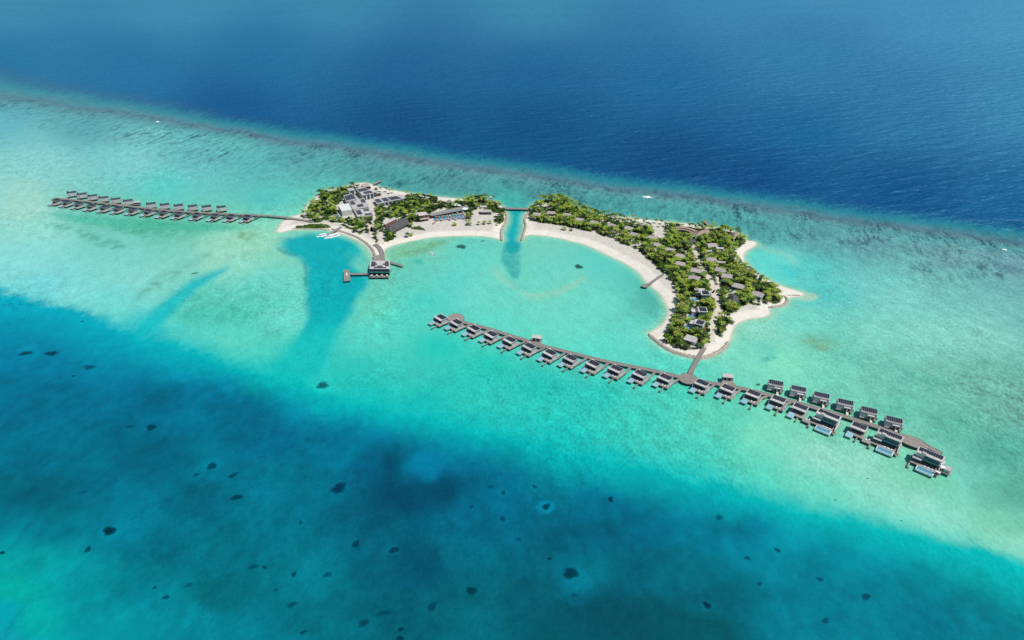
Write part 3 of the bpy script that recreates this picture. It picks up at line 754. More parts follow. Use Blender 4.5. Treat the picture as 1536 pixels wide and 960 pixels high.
# ------------------------------------------------------------------ boardwalks
PILE = MB().cyl(0, 0, -1.2, 2.0, 0.22, M['pile'], 6)
pile_me = None
def pile_at(x, y, parent, inv=None):
    global pile_me
    if pile_me is None:
        o = PILE.build('pile', parent); pile_me = o.data
    else:
        o = bpy.data.objects.new('pile', pile_me); COL.objects.link(o); o.parent = parent
    o.location = (x, y, 0); return o
HZ = 2.35
def strip_mesh(pts, width, z0, z1, m, name, parent, close_pts=None):
    w = np.array(pts, float); n = len(w)
    t = np.gradient(w, axis=0); t /= np.linalg.norm(t, axis=1)[:, None] + 1e-9
    nn = np.stack([-t[:, 1], t[:, 0]], -1)
    if np.isscalar(width): width = np.full(n, width)
    Lp = w + nn * width[:, None] / 2; Rp = w - nn * width[:, None] / 2
    b = MB()
    for i in range(n):
        b.v += [(*Lp[i], z1), (*Rp[i], z1), (*Lp[i], z0), (*Rp[i], z0)]
    k = b.mi(m)
    for i in range(n - 1):
        a = 4 * i; c = a + 4
        b.f += [(a, a + 1, c + 1, c), (a + 2, c + 2, c + 3, a + 3), (a, c, c + 2, a + 2), (a + 1, a + 3, c + 3, c + 1)]
        b.m += [k] * 4
    b.f += [(0, 2, 3, 1), (4 * n - 4, 4 * n - 3, 4 * n - 1, 4 * n - 2)]; b.m += [k] * 2
    return b.build(name, parent)
def boardwalk(pts, width, label, cat='boardwalk', name='boardwalk', step=4.0, piles=9.0, z=HZ, rail=False, circles=(), smooth=1, zdepth=0.3):
    w = resample(smooth_open(W2(pts, z), smooth) if smooth else W2(pts, z), step)
    o = empty(name, (w[0][0], w[0][1], 0))
    ox, oy = w[0]
    lw = [(x - ox, y - oy) for x, y in w]
    strip_mesh(lw, width, z - zdepth, z, M['walk'], 'deck', o)
    a = np.array(lw); t = np.gradient(a, axis=0); t /= np.linalg.norm(t, axis=1)[:, None]
    nn = np.stack([-t[:, 1], t[:, 0]], -1)
    for sgn in (-1, 1):
        e = a + nn * sgn * (width / 2 + 0.06)
        strip_mesh([tuple(q) for q in e], 0.14, z - 0.02, z + 0.16, M['deck'], 'kerb_rail', o)
    k = max(1, int(round(piles / step))); cnt = 0
    for i in range(0, len(lw), k):
        if inside_islands(w[i][0], w[i][1]): continue
        for sgn in (-1, 1):
            if cnt >= 100: break
            q = a[i] + nn[i] * sgn * (width / 2 - 0.5); pile_at(q[0], q[1], o); cnt += 1
    for (u, v, r, sx) in circles:
        c = P(u, v, z)
        b = MB(); ang = sx[1] if isinstance(sx, tuple) else 0; ex = sx[0] if isinstance(sx, tuple) else 1.0
        ring = []
        for j in range(40):
            th = 2 * math.pi * j / 40
            rr = r
            x = rr * math.cos(th) * ex; y = rr * math.sin(th)
            if ex > 1.2: y *= (1 - 0.25 * (abs(math.cos(th)) ** 3))
            ring.append((x * math.cos(ang) - y * math.sin(ang), x * math.sin(ang) + y * math.cos(ang)))
        b.prism(ring, z - 0.42, z + 0.04, M['walk'], M['pile'])
        pl = b.build('round_platform', o); pl.location = (c[0] - ox, c[1] - oy, 0)
        b = MB()
        for j in range(40):
            p0 = ring[j]; p1 = ring[(j + 1) % 40]
            k0 = 0.97
            b.poly([(p0[0], p0[1], z + .045), (p1[0], p1[1], z + .045), (p1[0], p1[1], z + .3), (p0[0], p0[1], z + .3)], M['deck'])
            b.poly([(p0[0] * k0, p0[1] * k0, z + .045), (p0[0] * k0, p0[1] * k0, z + .3), (p1[0] * k0, p1[1] * k0, z + .3), (p1[0] * k0, p1[1] * k0, z + .045)], M['deck'])
            b.poly([(p0[0], p0[1], z + .3), (p1[0], p1[1], z + .3), (p1[0] * k0, p1[1] * k0, z + .3), (p0[0] * k0, p0[1] * k0, z + .3)], M['deck'])
        rl = b.build('bench_rim', pl)
        for j in range(0, 40, 5):
            if cnt < 100: pile_at(c[0] - ox + ring[j][0] * .8, c[1] - oy + ring[j][1] * .8, o); cnt += 1
    tag(o, label, cat)
    return o
eA, wA = np.array(eastW), np.array(westW)
def inside_islands(x, y):
    X = np.array([x]); Y = np.array([y])
    return bool(inside(X, Y, eA)[0] or inside(X, Y, wA)[0])
def island_sd(x, y):
    X = np.array([x]); Y = np.array([y])
    return max(float(sdist(X, Y, eA)[0]), float(sdist(X, Y, wA)[0]))

ROWPX = [(690,481),(700,484.5),(730,492),(760,501.5),(790,510.5),(812,518),(850,527.5),(900,540),(950,550),(1000,560),(1032,569),(1060,573),(1095,579),(1130,586),(1170,597),(1210,608),(1250,619.5),(1290,631.5),(1330,645),(1352,654),(1368,662),(1386,667),(1398,673),(1412,680)]
boardwalk(ROWPX, 3.6, 'long grey boardwalk linking the southern row of overwater villas', piles=8.0,
          circles=[(684,477,7.3,1.0),(1032,568,7.0,1.0),(1369,662.5,5.6,(1.75,R(-38)))])
LEFTPX = [(80,297.5),(100,298.5),(140,303),(180,307.5),(210,311),(240,315),(280,317.5),(320,320),(360,321.5),(395,323),(420,325),(445,328.5),(469,332.5)]
boardwalk(LEFTPX, 3.6, 'long grey boardwalk linking the western villa row to the white beach', piles=10.0)
boardwalk([(1035.5,560),(1041,549),(1046,540),(1052,529),(1057,521)], 3.4, 'sloping timber footbridge from the round deck to the eastern island', 'footbridge', 'footbridge', smooth=0)
boardwalk([(752,312.3),(770,312.6),(796,313.4)], 4.6, 'straight timber bridge across the channel between the two islands', 'bridge', 'bridge', smooth=0, z=2.6, zdepth=.7)
boardwalk([(966,429.5),(975,425),(985,418),(995,411.5)], 2.6, 'short timber jetty crossing the curved beach of the eastern island', 'jetty', 'jetty', smooth=0, z=1.9, circles=[(967,429,3.0,1.0)])
boardwalk([(560,276.5),(572,270.8)], 3.2, 'short timber jetty on the north shore behind the solar-roofed buildings', 'jetty', 'jetty', smooth=0)
boardwalk([(1056,330),(1064,338)], 4.0, 'short timber jetty by the spa on the north shore of the eastern island', 'jetty', 'jetty', smooth=0)
boardwalk([(494,352),(501,347),(508,342.5),(512,340.5)], 3.2, 'timber boat jetty where the two white boats are moored', 'jetty', 'jetty', smooth=0, z=1.9)
boardwalk([(525,411),(540,411),(556,410.5)], 3.2, 'straight timber jetty running left from the overwater pavilion', 'jetty', 'jetty', smooth=0)
def t_head():
    p = P(520, 411.5, 2.35)
    o = empty('landing_stage', (p[0], p[1], 0), R(13))
    MB().box(-3.0, 3.0, -14, 10, 1.95, 2.4, M['walk']).build('deck', o)
    MB().box(-0.4, 0.6, -4, 2, 2.405, 3.0, M['white']).build('bench', o)
    for x in (-2.4, 2.4):
        for y in (-13, -5, 3, 9): pile_at(x, y, o)
    tag(o, 'long rectangular landing stage at the far left end of the pavilion jetty', 'landing stage')
t_head()
boardwalk([(585,393),(604,398.5)], 2.6, 'short narrow jetty on the right side of the overwater pavilion', 'jetty', 'jetty', smooth=0)
boardwalk([(562,366),(568,370),(572.5,377),(574,384),(574,392)], 4.2, 'curved timber ramp from the beach to the overwater pavilion', 'boardwalk', 'boardwalk', z=1.9, smooth=1)
boardwalk([(564,383),(565.5,387),(566,393)], 7.0, 'broad pale causeway behind the overwater pavilion', 'causeway', 'causeway', z=1.95, smooth=0)

# ------------------------------------------------------------------ overwater villas
def solar(b, x0, x1, y0, y1, z, nx, ny, g=0.12, th=0.08):
    dx = (x1 - x0) / nx; dy = (y1 - y0) / ny
    b.box(x0 - .1, x1 + .1, y0 - .1, y1 + .1, z, z + 0.05, M['frame'])
    for i in range(nx):
        for j in range(ny):
            b.box(x0 + i * dx + g / 2, x0 + (i + 1) * dx - g / 2, y0 + j * dy + g / 2, y0 + (j + 1) * dy - g / 2, z + 0.055, z + 0.055 + th, M['solar'])
    return b
def villa_a(hero=False, ny=2):
    r = empty('overwater_villa', (0, 0, 0))
    MB().box(-5.2, 6.3, -6.6, 4.4, 2.0, HZ, M['deck']).build('deck', r)
    MB().box(-4.4, 4.3, -2.3, 3.6, HZ + .003, 5.6, M['wall']).build('walls', r)
    b = MB().box(-4.9, 4.8, -3.9, 3.9, 5.6, 5.95, M['rooftop_grey']).box(-4.9, 4.8, -3.9, 3.9, 5.953, 6.02, M['rooftop'])
    rf = b.build('roof', r)
    solar(MB(), -4.3, 4.3, -1.5, 3.5, 6.04, 7, 2).build('solar_panels', rf)
    MB().box(-3.4, -2.4, 3.0, 3.8, 6.2, 6.8, M['white']).build('roof_vent', rf)
    MB().box(4.0, 4.7, -2.6, -1.8, 6.022, 6.5, M['white']).build('roof_vent', rf)
    w = MB().box(-4.0, 4.0, -2.36, -2.303, 2.5, 5.2, M['glass']).build('glass_front', r)
    b = MB()
    for x in (-2.0, 0.0, 2.0): b.box(x - .06, x + .06, -2.42, -2.363, 2.5, 5.2, M['dark'])
    b.build('door_frame', w)
    p = MB().box(-5.2, -1.0, -10.0, -6.61, 1.7, HZ - .1, M['wall_mid'], 0).build('pool', r)
    MB().box(-5.0, -1.2, -9.8, -4.6, HZ - .09, HZ + .02, M['pool_pale']).build('pool_water', p)
    MB().box(5.2, 5.35, -6.3, 4.2, HZ + .003, 3.7, M['wall_mid']).build('privacy_screen', r)
    MB().box(5.5, 6.2, -3.0, 1.0, HZ + .003, 3.0, M['wall_grey']).build('plant_box', r)
    MB().box(-5.2, -5.0, -4.6, 0.8, HZ + .003, 4.6, M['wall_grey']).build('privacy_screen', r)
    s = MB().box(2.3, 3.2, -11.4, -6.61, 1.3, 1.55, M['deck'])
    s.box(1.7, 3.5, -12.4, -11.41, 0.5, 0.8, M['pile']); s.build('swim_steps', r)
    for (x, y) in ((0.6, -5.6), (2.6, -5.6)):
        MB().box(x, x + .7, y, y + 1.8, HZ + .2, HZ + .42, M['white']).build('sun_lounger_pad', r)
    for x in (-4.4, 0.6, 5.4):
        for y in (-5.8, -1.0, 3.8): pile_at(x, y, r)
    return r
def villa_b():
    r = empty('overwater_villa', (0, 0, 0))
    MB().box(-5.2, 5.6, -4.4, 5.2, 2.0, HZ, M['deck']).build('deck', r)
    MB().box(-5.0, 5.0, -3.6, 2.6, HZ + .003, 6.2, M['wall']).build('walls', r)
    MB().box(-5.1, 5.1, -3.7, 2.7, 6.203, 6.5, M['rooftop']).build('parapet', r)
    rf = MB().box(-4.9, 5.3, -2.9, 3.0, 6.51, 6.8, M['rooftop_grey']).build('roof', r)
    solar(MB(), -4.6, 4.9, -2.4, 2.6, 6.82, 7, 2, g=.16).build('solar_panels', rf)
    for x in (-4.6, 4.6): MB().box(x - .35, x + .35, -3.6, -2.95, 6.51, 7.1, M['white']).build('roof_vent', r)
    e = MB().box(-0.6, 3.7, -4.9, -3.61, HZ + .003, 5.3, M['wall']).build('entry_porch', r)
    for x in (-0.2, 2.0): MB().box(x, x + 1.35, -4.96, -4.903, 2.5, 4.9, M['dark']).build('doorway', e)
    MB().box(4.4, 5.9, -3.4, -1.6, HZ + .003, 4.2, M['wall_grey']).build('plant_box', r)
    MB().box(1.4, 2.9, -9.5, -4.97, 2.05, 2.3, M['path']).build('entry_bridge', r)
    MB().box(-5.2, -5.05, 2.8, 5.1, HZ + .003, 4.2, M['wall_grey']).build('privacy_screen', r)
    for x in (-4.5, 0.4, 5.0):
        for y in (-3.6, 0.6, 4.6): pile_at(x, y, r)
    return r
def access(parent_label, p0, p1, label, width=2.0):
    pass
ord_ = ['first','second','third','fourth','fifth','sixth','seventh','eighth','ninth','tenth','eleventh','twelfth','thirteenth','fourteenth','fifteenth','sixteenth','seventeenth']
rowW = np.array(resample(smooth_open(W2(ROWPX, HZ), 1), 1.0))
leftW = np.array(resample(smooth_open(W2(LEFTPX, HZ), 1), 1.0))
def spur(v, rw, local=(5.6, 4.4), width=2.0):
    """own little bridge from the villa's back corner to the boardwalk, a part of the villa"""
    c, s_ = math.cos(v.rotation_euler.z), math.sin(v.rotation_euler.z)
    sc = v.scale.x
    x = v.location.x + (local[0] * c - local[1] * s_) * sc; y = v.location.y + (local[0] * s_ + local[1] * c) * sc
    k = np.argmin((rw[:, 0] - x - 3 * c) ** 2 + (rw[:, 1] - y - 3 * s_) ** 2)
    gx, gy = rw[k]; dx, dy = gx - x, gy - y; L = math.hypot(dx, dy)
    if L < 1.5: return
    k2 = max(0, L - 1.7) / L
    gx, gy = x + dx * k2, y + dy * k2
    lx = ((gx - v.location.x) * c + (gy - v.location.y) * s_) / sc; ly = (-(gx - v.location.x) * s_ + (gy - v.location.y) * c) / sc
    pts = []
    for t in np.linspace(0, 1, 6):
        bend = math.sin(t * math.pi) * 0.5
        pts.append((local[0] + (lx - local[0]) * t, local[1] - .3 + (ly - local[1] + .3) * t - bend))
    strip_mesh(pts, width, 2.02, 2.32, M['walk'], 'access_bridge', v)

A_C = [(661,476),(685,483.3),(711,492.2),(737,501.2),(765,509.7),(794,519.3),(825,529),(856,537),(890,545.4),(924,552.8),(960.5,560.5),(998,566),(1053,574.5),(1092,582.2),(1130.5,590.3),(1168,599)]
protoA = villa_a(); protoB = villa_b()
def where_a(i):
    if i == 0: return 'white-walled overwater villa with black solar roof at the far left end of the southern row'
    if i == 1: return 'overwater villa with black solar roof just below the small round deck'
    if i < 6: return '%s overwater villa from the left end of the southern row, pool and solar roof' % ord_[i]
    if i < 12: return '%s overwater villa to the left of the central round deck, pool and solar roof' % ord_[11 - i]
    return '%s overwater villa to the right of the central round deck on its lower side' % ord_[i - 12]
for i, (u, v) in enumerate(A_C):
    o = protoA if i == 0 else copy_tree(protoA)
    p = P(u, v, 6.0)
    o.location = (p[0], p[1], 0); o.rotation_euler = (0, 0, R(np.interp(u, [661, 794, 1167, 1200], [-47, -45, -38, -38])))
    tag(o, where_a(i), 'villa', 'solar-roofed overwater villas along the lower side of the southern boardwalk')
for o in [q for q in COL.objects if q.name.startswith('overwater_villa') and q is not protoB and q.get('label')]:
    spur(o, rowW)
B_C = [(1164,574),(1198,582.8),(1232.7,592.5),(1268.5,603),(1304,615),(1341.6,629.4)]
for i, (u, v) in enumerate(B_C):
    o = protoB if i == 0 else copy_tree(protoB)
    p = P(u, v, 6.8); o.location = (p[0], p[1], 0); o.rotation_euler = (0, 0, R(-21 - i * 0.8))
    tag(o, '%s boxy white villa from the left on the upper side of the southern boardwalk' % ord_[i], 'villa', 'boxy villas along the upper side of the southern boardwalk')

# western villa row: front (lower) line and back (upper) line
def villa_l_front():
    r = empty('overwater_villa', (0, 0, 0))
    MB().box(-5.6, 5.8, -6.4, 4.2, 2.0, HZ, M['deck']).build('deck', r)
    MB().box(-4.6, 4.6, -2.4, 3.4, HZ + .003, 5.5, M['wall_grey']).build('walls', r)
    rf = MB().box(-5.3, 5.3, -4.0, 4.0, 5.5, 5.9, M['rooftop_grey']).box(-5.0, 5.0, -3.7, 3.7, 5.903, 5.98, M['slate']).build('roof', r)
    solar(MB(), -4.2, 4.6, -2.0, 3.4, 6.0, 6, 2).build('solar_panels', rf)
    MB().box(-4.2, 4.2, -2.46, -2.403, 2.5, 5.1, M['glass']).build('glass_front', r)
    p = MB().box(-5.6, -0.8, -9.6, -6.41, 1.7, HZ - .1, M['white']).build('pool', r)
    MB().box(-5.3, -1.0, -9.4, -5.0, HZ - .09, HZ + .02, M['pool_pale']).build('pool_water', p)
    MB().box(5.3, 5.5, -6.0, 4.0, HZ + .003, 4.0, M['wall_mid']).build('privacy_screen', r)
    s = MB().box(2.0, 3.0, -10.6, -6.41, 1.3, 1.55, M['deck']); s.build('swim_steps', r)
    for x in (-4.6, 0.6, 5.0):
        for y in (-5.8, -1.0, 3.6): pile_at(x, y, r)
    return r
def villa_l_back():
    r = empty('overwater_villa', (0, 0, 0))
    MB().box(-5.2, 5.4, -3.6, 7.5, 2.0, HZ, M['deck']).build('deck', r)
    MB().box(-4.8, 5.0, -3.0, 2.8, HZ + .003, 6.2, M['wall_pale']).build('walls', r)
    rf = MB().box(-5.1, 5.3, -3.1, 3.2, 6.203, 6.45, M['slate']).build('roof', r)
    solar(MB(), -4.7, 4.9, -2.8, 2.9, 6.47, 6, 2).build('solar_panels', rf)
    MB().box(-4.7, -3.8, 2.2, 3.0, 6.47, 7.5, M['dark']).build('chimney_vent', rf)
    MB().box(-4.86, -4.803, -2.6, -1.0, 2.5, 5.4, M['dark']).build('doorway', r)
    MB().box(-4.86, -4.803, 0.2, 1.7, 2.5, 5.4, M['dark']).build('doorway', r)
    MB().box(-3.6, -2.2, -3.06, -3.003, 2.6, 5.2, M['wall_grey']).build('shutter', r)
    p = MB().box(-0.5, 4.9, 7.51, 10.0, 1.7, 2.25, M['white']).build('pool', r)
    MB().box(-0.3, 4.7, 4.2, 9.8, 2.26, 2.38, M['pool_pale']).build('pool_water', p)
    MB().box(5.1, 5.25, 2.9, 7.4, HZ + .003, 4.6, M['wall_grey']).build('privacy_screen', r)
    for x in (-4.4, 0.4, 4.8):
        for y in (-3.0, 2.0, 6.8): pile_at(x, y, r)
    return r
LF = [(84.5,300),(100.5,302.5),(118,305),(136.5,307.8),(156.5,310.2),(177,312),(199,313.8),(222,316),(245,318.2),(268,320),(295,321.4),(322,322.8),(346,323.6),(370.5,324.6)]
LB = [(107,288.3),(122.5,290.8),(138.3,293.4),(155,296),(173,298.3),(191.5,300.6),(226,305.2),(246.6,306.6),(267.3,307.8),(288.5,308.8),(309.5,309.4),(331.5,310.2)]
pF = villa_l_front(); pB = villa_l_back()
for i, (u, v) in enumerate(LF):
    o = pF if i == 0 else copy_tree(pF)
    p = P(u, v - .4, 6.0); o.location = (p[0], p[1], 0); o.rotation_euler = (0, 0, R(-30 + i * .5)); o.scale = (1.0,) * 3
    tag(o, ('grey villa at the outermost left end of the front western row' if i == 0 else 'last grey villa before the beach in the front western row' if i == 13 else
            '%s grey villa from the left in the front line of the western row' % ord_[i]), 'villa', 'front line of the western overwater row')
    spur(o, leftW)
for i, (u, v) in enumerate(LB):
    o = pB if i == 0 else copy_tree(pB)
    p = P(u, v, 6.3); o.location = (p[0], p[1], 0); o.rotation_euler = (0, 0, R(24))
    tag(o, '%s pale villa from the left in the back line of the western row' % ord_[i], 'villa', 'back line of the western overwater row')
    spur(o, leftW, (-4.2, -3.4))
def kiosk(u, v, name, label, rz, w=8.0, d=5.0, flare=True, h=6.0):
    p = P(u, v, h); o = empty(name, (p[0], p[1], 0), rz)
    MB().box(-w / 2, w / 2, -d / 2, d / 2, 2.0, HZ, M['deck']).build('deck', o)
    MB().box(-w / 2 + .4, w / 2 - .4, -d / 2 + .8, d / 2 - .3, HZ + .003, h - .6, M['wall_grey']).build('walls', o)
    MB().box(-w / 2, w / 2, -d / 2, d / 2, h - .6, h - .2, M['rooftop']).build('roof', o)
    for x in (-w / 4, w / 8): MB().box(x - .7, x + .7, -d / 2 + .74, -d / 2 + .797, 2.45, 4.9, M['dark']).build('doorway', o)
    MB().box(-w / 2 + .34, -w / 2 + .397, -1.2, 1.4, 2.45, 4.9, M['redwood']).build('shutter', o)
    if flare:
        MB().prism([(-w / 2, -d / 2 - .01), (-w * .9, -d / 2 - 7.2), (w * .9, -d / 2 - 7.2), (w / 2, -d / 2 - .01)], 2.0, 2.34, M['walk']).build('forecourt', o)
    for x in (-w / 2 + .6, w / 2 - .6):
        for y in (-d / 2 + .5, d / 2 - .5): pile_at(x, y, o)
    tag(o, label, 'kiosk')
kiosk(805.5, 504.6, 'buggy_shelter', 'small flat-roofed shelter on the boardwalk left of the central round deck', R(-17))
kiosk(1092.5, 563, 'buggy_shelter', 'small flat-roofed shelter on the boardwalk right of the central round deck', R(-10))
kiosk(205, 302.5, 'service_hut', 'tiny pale hut in the gap of the western back row', R(15), 7.5, 5, False, 5.0)

# large two-storey residences
def residence(o, wing=True, full=True):
    MB().box(-8.6, 8.0, -7.0, 4.2, 2.0, HZ, M['deck']).build('deck', o)
    MB().box(-7.0, 6.6, -2.6, 3.0, HZ + .003, 8.4, M['wall']).build('walls', o)
    rf = MB().box(-7.6, 7.6, -3.4, 3.6, 8.4, 8.85, M['rooftop']).build('roof', o)
    solar(MB(), -6.8, 6.6, -1.0, 3.1, 8.87, 10, 2).build('solar_panels', rf)
    MB().box(-4.4, -2.0, -3.1, -1.2, 8.86, 9.6, M['rooftop']).build('roof_hatch', rf)
    g = MB().box(-2.6, 6.3, -2.68, -2.603, 5.8, 8.2, M['teal_glass']).build('upper_window', o)
    g2 = MB().box(-6.6, 6.3, -2.69, -2.603, 2.5, 5.3, M['glass']).build('lower_window', o)
    MB().box(-3.0, 6.8, -4.6, -2.7, 5.35, 5.6, M['wall_grey']).build('balcony', o)
    MB().box(-3.0, 6.8, -4.66, -4.603, 5.3, 6.5, M['teal_glass']).build('balustrade', o)
    lr = MB().box(-8.4, -3.1, -5.4, -2.7, 4.9, 5.2, M['wall_grey']).build('lower_canopy', o)
    for x in (-8.2, -3.4): MB().box(x - .1, x + .1, -5.3, -5.1, HZ + .003, 4.9, M['dark']).build('canopy_post', o)
    p = MB().box(-4.2, 5.8, -12.0, -7.01, 1.5, HZ - .1, M['white']).build('pool', o)
    MB().box(-3.7, 5.3, -10.4, -7.4, HZ - .09, HZ + .01, M['pool']).build('pool_water', p)
    MB().box(-4.0, 5.6, -11.9, -10.5, HZ - .09, HZ, M['pool_pale']).build('overflow_edge', p)
    MB().box(5.9, 8.6, -9.2, -7.01, 2.0, HZ, M['deck']).build('terrace', o)
    MB().box(6.4, 8.2, -8.4, -7.4, HZ + .003, 2.8, M['redwood']).build('daybed', o)
    for (x, y) in ((-1.0, -6.2), (1.2, -6.2), (3.4, -6.2)):
        MB().box(x, x + 1.4, y, y + .8, HZ + .003, 2.7, M['white']).build('sun_lounger', o)
    MB().box(-8.9, -8.0, -11.0, -7.01, 1.3, 1.6, M['deck']).box(-9.2, -7.6, -12.0, -11.01, 0.6, 0.9, M['pile']).build('swim_steps', o)
    MB().box(7.1, 7.3, -6.6, 4.0, HZ + .003, 4.6, M['white']).build('privacy_screen', o)
    for x in (-7.6, -2.0, 2.6, 7.2):
        for y in (-6.2, -1.0, 3.6): pile_at(x, y, o)
    for x in (-3.6, 5.2): pile_at(x, -11.3, o)
    if wing:
        w = empty('wing', (0, 0, 0)); w.parent = o
        X = -18.6
        MB().box(X - 5.2, X + 5.0, -6.6, 4.0, 2.0, HZ, M['deck']).build('wing_deck', w)
        MB().box(X - 4.4, X + 4.3, -2.3, 3.6, HZ + .003, 5.6, M['wall']).build('wing_walls', w)
        MB().box(X - 4.9, X + 4.8, -3.9, 3.9, 5.6, 6.02, M['rooftop']).build('wing_roof', w)
        solar(MB(), X - 4.3, X + 4.3, -1.5, 3.5, 6.04, 7, 2).build('wing_solar_panels', w)
        MB().box(X - 4.0, X + 4.0, -2.36, -2.303, 2.5, 5.2, M['glass']).build('wing_window', w)
        MB().box(X - 5.2, X - 1.0, -10.2, -6.61, 1.7, HZ - .1, M['white']).build('wing_pool_edge', w)
        MB().box(X - 5.0, X - 1.2, -10.0, -4.6, HZ - .09, HZ + .02, M['pool_pale']).build('wing_pool_water', w)
        MB().box(X + 5.01, -8.61, -9.0, -4.6, 2.0, HZ, M['deck']).build('link_deck', w)
        MB().box(X + 1.2, X + 2.1, -11.4, -6.61, 1.3, 1.6, M['deck']).build('wing_swim_steps', w)
        for x, y in ((X + 6.5, -7.2), (X + 8.2, -6.0)):
            MB().box(x, x + .9, y, y + 1.2, HZ + .003, 3.1, M['white']).build('parasol_table', w)
        for x in (X - 4.4, X + .4, X + 4.4):
            for y in (-5.8, -1.0, 3.6): pile_at(x, y, w)
        for x in (-13.0, -9.6):
            for y in (-8.4, -5.2): pile_at(x, y, w)
for (u, v, ph, lab) in ((1243.3, 622.3, -40, 'large two-storey villa with a connected solar-roofed wing, left of its twin'), (1335.6, 652.6, -40, 'large two-storey villa with a connected wing, just before the leaf-shaped deck')):
    p = P(u, v, 8.8); o = empty('overwater_residence', (p[0], p[1], 0), R(ph))
    residence(o); spur(o, rowW, (3.5, 4.0)); tag(o, lab, 'villa')
p = P(1396.3, 681.5, 8.8)
o = empty('overwater_residence', (p[0], p[1], 0), R(-41.6))
residence(o, wing=False)
MB().box(7.5, 13.6, -4.0, 4.4, 2.0, HZ - .02, M['deck']).build('side_deck', o)
MB().box(9.6, 12.8, -3.4, 1.2, HZ - .01, 4.8, M['wall_grey']).build('side_pavilion', o)
MB().cyl(5.2, 6.4, 2.0, HZ - .03, 3.2, M['path'], 20).build('arrival_platform', o)
MB().cyl(8.4, -2.0, 4.9, 5.3, 1.5, M['white'], 12, 0.3).cyl(8.4, -2.0, HZ, 4.9, .06, M['dark'], 6).build('parasol', o)
for (x, y) in ((6.6, -8.0), (8.0, -8.2)):
    MB().cyl(x, y, 4.4, 4.8, 0.9, M['white'], 10, 0.2).cyl(x, y, HZ, 4.4, .05, M['dark'], 6).build('parasol', o)
tag(o, 'largest villa, alone beyond the leaf-shaped deck at the right end', 'villa')
# ------------------------------------------------------------------ island buildings
BLD = []      # footprints: (x, y, radius, roof height)
def reg(pts, h):
    a = np.array([p[:2] for p in pts]); c = a.mean(0); r = np.linalg.norm(a - c, axis=1).max()
    BLD.append((c[0], c[1], r * 0.85, h, [tuple(q) for q in a]))
G = GROUND_Z
def roof_pts(px, h): return [P(u, v, h)[:2] for u, v in px]
def lerp2(q, s, t):
    a = np.array(q)
    return tuple((a[0] * (1 - s) + a[1] * s) * (1 - t) + (a[3] * (1 - s) + a[2] * s) * t)
def inset(q, k):
    c = np.mean(np.array(q), 0); return [tuple(np.array(p) * (1 - k) + c * k) for p in q]
def quad_solar(o, q, z, rects, name='solar_panels'):
    for (s0, s1, t0, t1, nx, ny) in rects:
        b = MB()
        b.prism([lerp2(q, s0, t0), lerp2(q, s1, t0), lerp2(q, s1, t1), lerp2(q, s0, t1)], z + .01, z + .08, M['frame'])
        for i in range(nx):
            for j in range(ny):
                g = .06
                a0 = s0 + (s1 - s0) * (i + g) / nx; a1 = s0 + (s1 - s0) * (i + 1 - g) / nx
                c0 = t0 + (t1 - t0) * (j + g) / ny; c1 = t0 + (t1 - t0) * (j + 1 - g) / ny
                b.prism([lerp2(q, a0, c0), lerp2(q, a1, c0), lerp2(q, a1, c1), lerp2(q, a0, c1)], z + .085, z + .16, M['solar'])
        b.build(name, o)
def flat_building(name, px, h, label, cat, roof='rooftop', wall='wall', par=0.0, ins=0.07, th=0.35, rects=(), windows=True, z0=None, regit=True):
    z0 = G - .3 if z0 is None else z0
    q = roof_pts(px, h); c = np.mean(np.array(q), 0)
    o = empty(name, (c[0], c[1], 0))
    q = [(x - c[0], y - c[1]) for x, y in q]
    w = inset(q, ins)
    MB().prism(w, z0, h - th - .003, M[wall]).build('walls', o)
    rf = MB().prism(q, h - th, h, M[roof], M[wall]).build('roof', o)
    if par:
        b = MB(); n = len(q); qi = inset(q, .035)
        for i in range(n):
            j = (i + 1) % n
            b.prism([q[i], q[j], qi[j], qi[i]], h + .003, h + par, M['rooftop'])
        b.build('parapet', rf)
    quad_solar(rf, q, h, rects) if rects else None
    if windows:
        n = len(w)
        for i in range(n):
            a, b2 = np.array(w[i]), np.array(w[(i + 1) % n]); d = b2 - a; L = np.linalg.norm(d)
            if L < 3: continue
            d /= L; nn = np.array([d[1], -d[0]])
            if np.dot(nn, (a + b2) / 2) < 0: nn = -nn
            if nn[1] > 0.6: continue
            m = max(1, int(L / 4.5))
            for k in range(m):
                p0 = a + d * (L * (k + .2) / m); p1 = a + d * (L * (k + .8) / m)
                e = nn * .06
                MB().prism([tuple(p0 + nn * .004), tuple(p1 + nn * .004), tuple(p1 + e), tuple(p0 + e)], max(z0, G) + .4, h - th - .7, M['glass']).build('window', o)
    tag(o, label, cat)
    if regit: reg([(x + c[0], y + c[1]) for x, y in q], h)
    return o
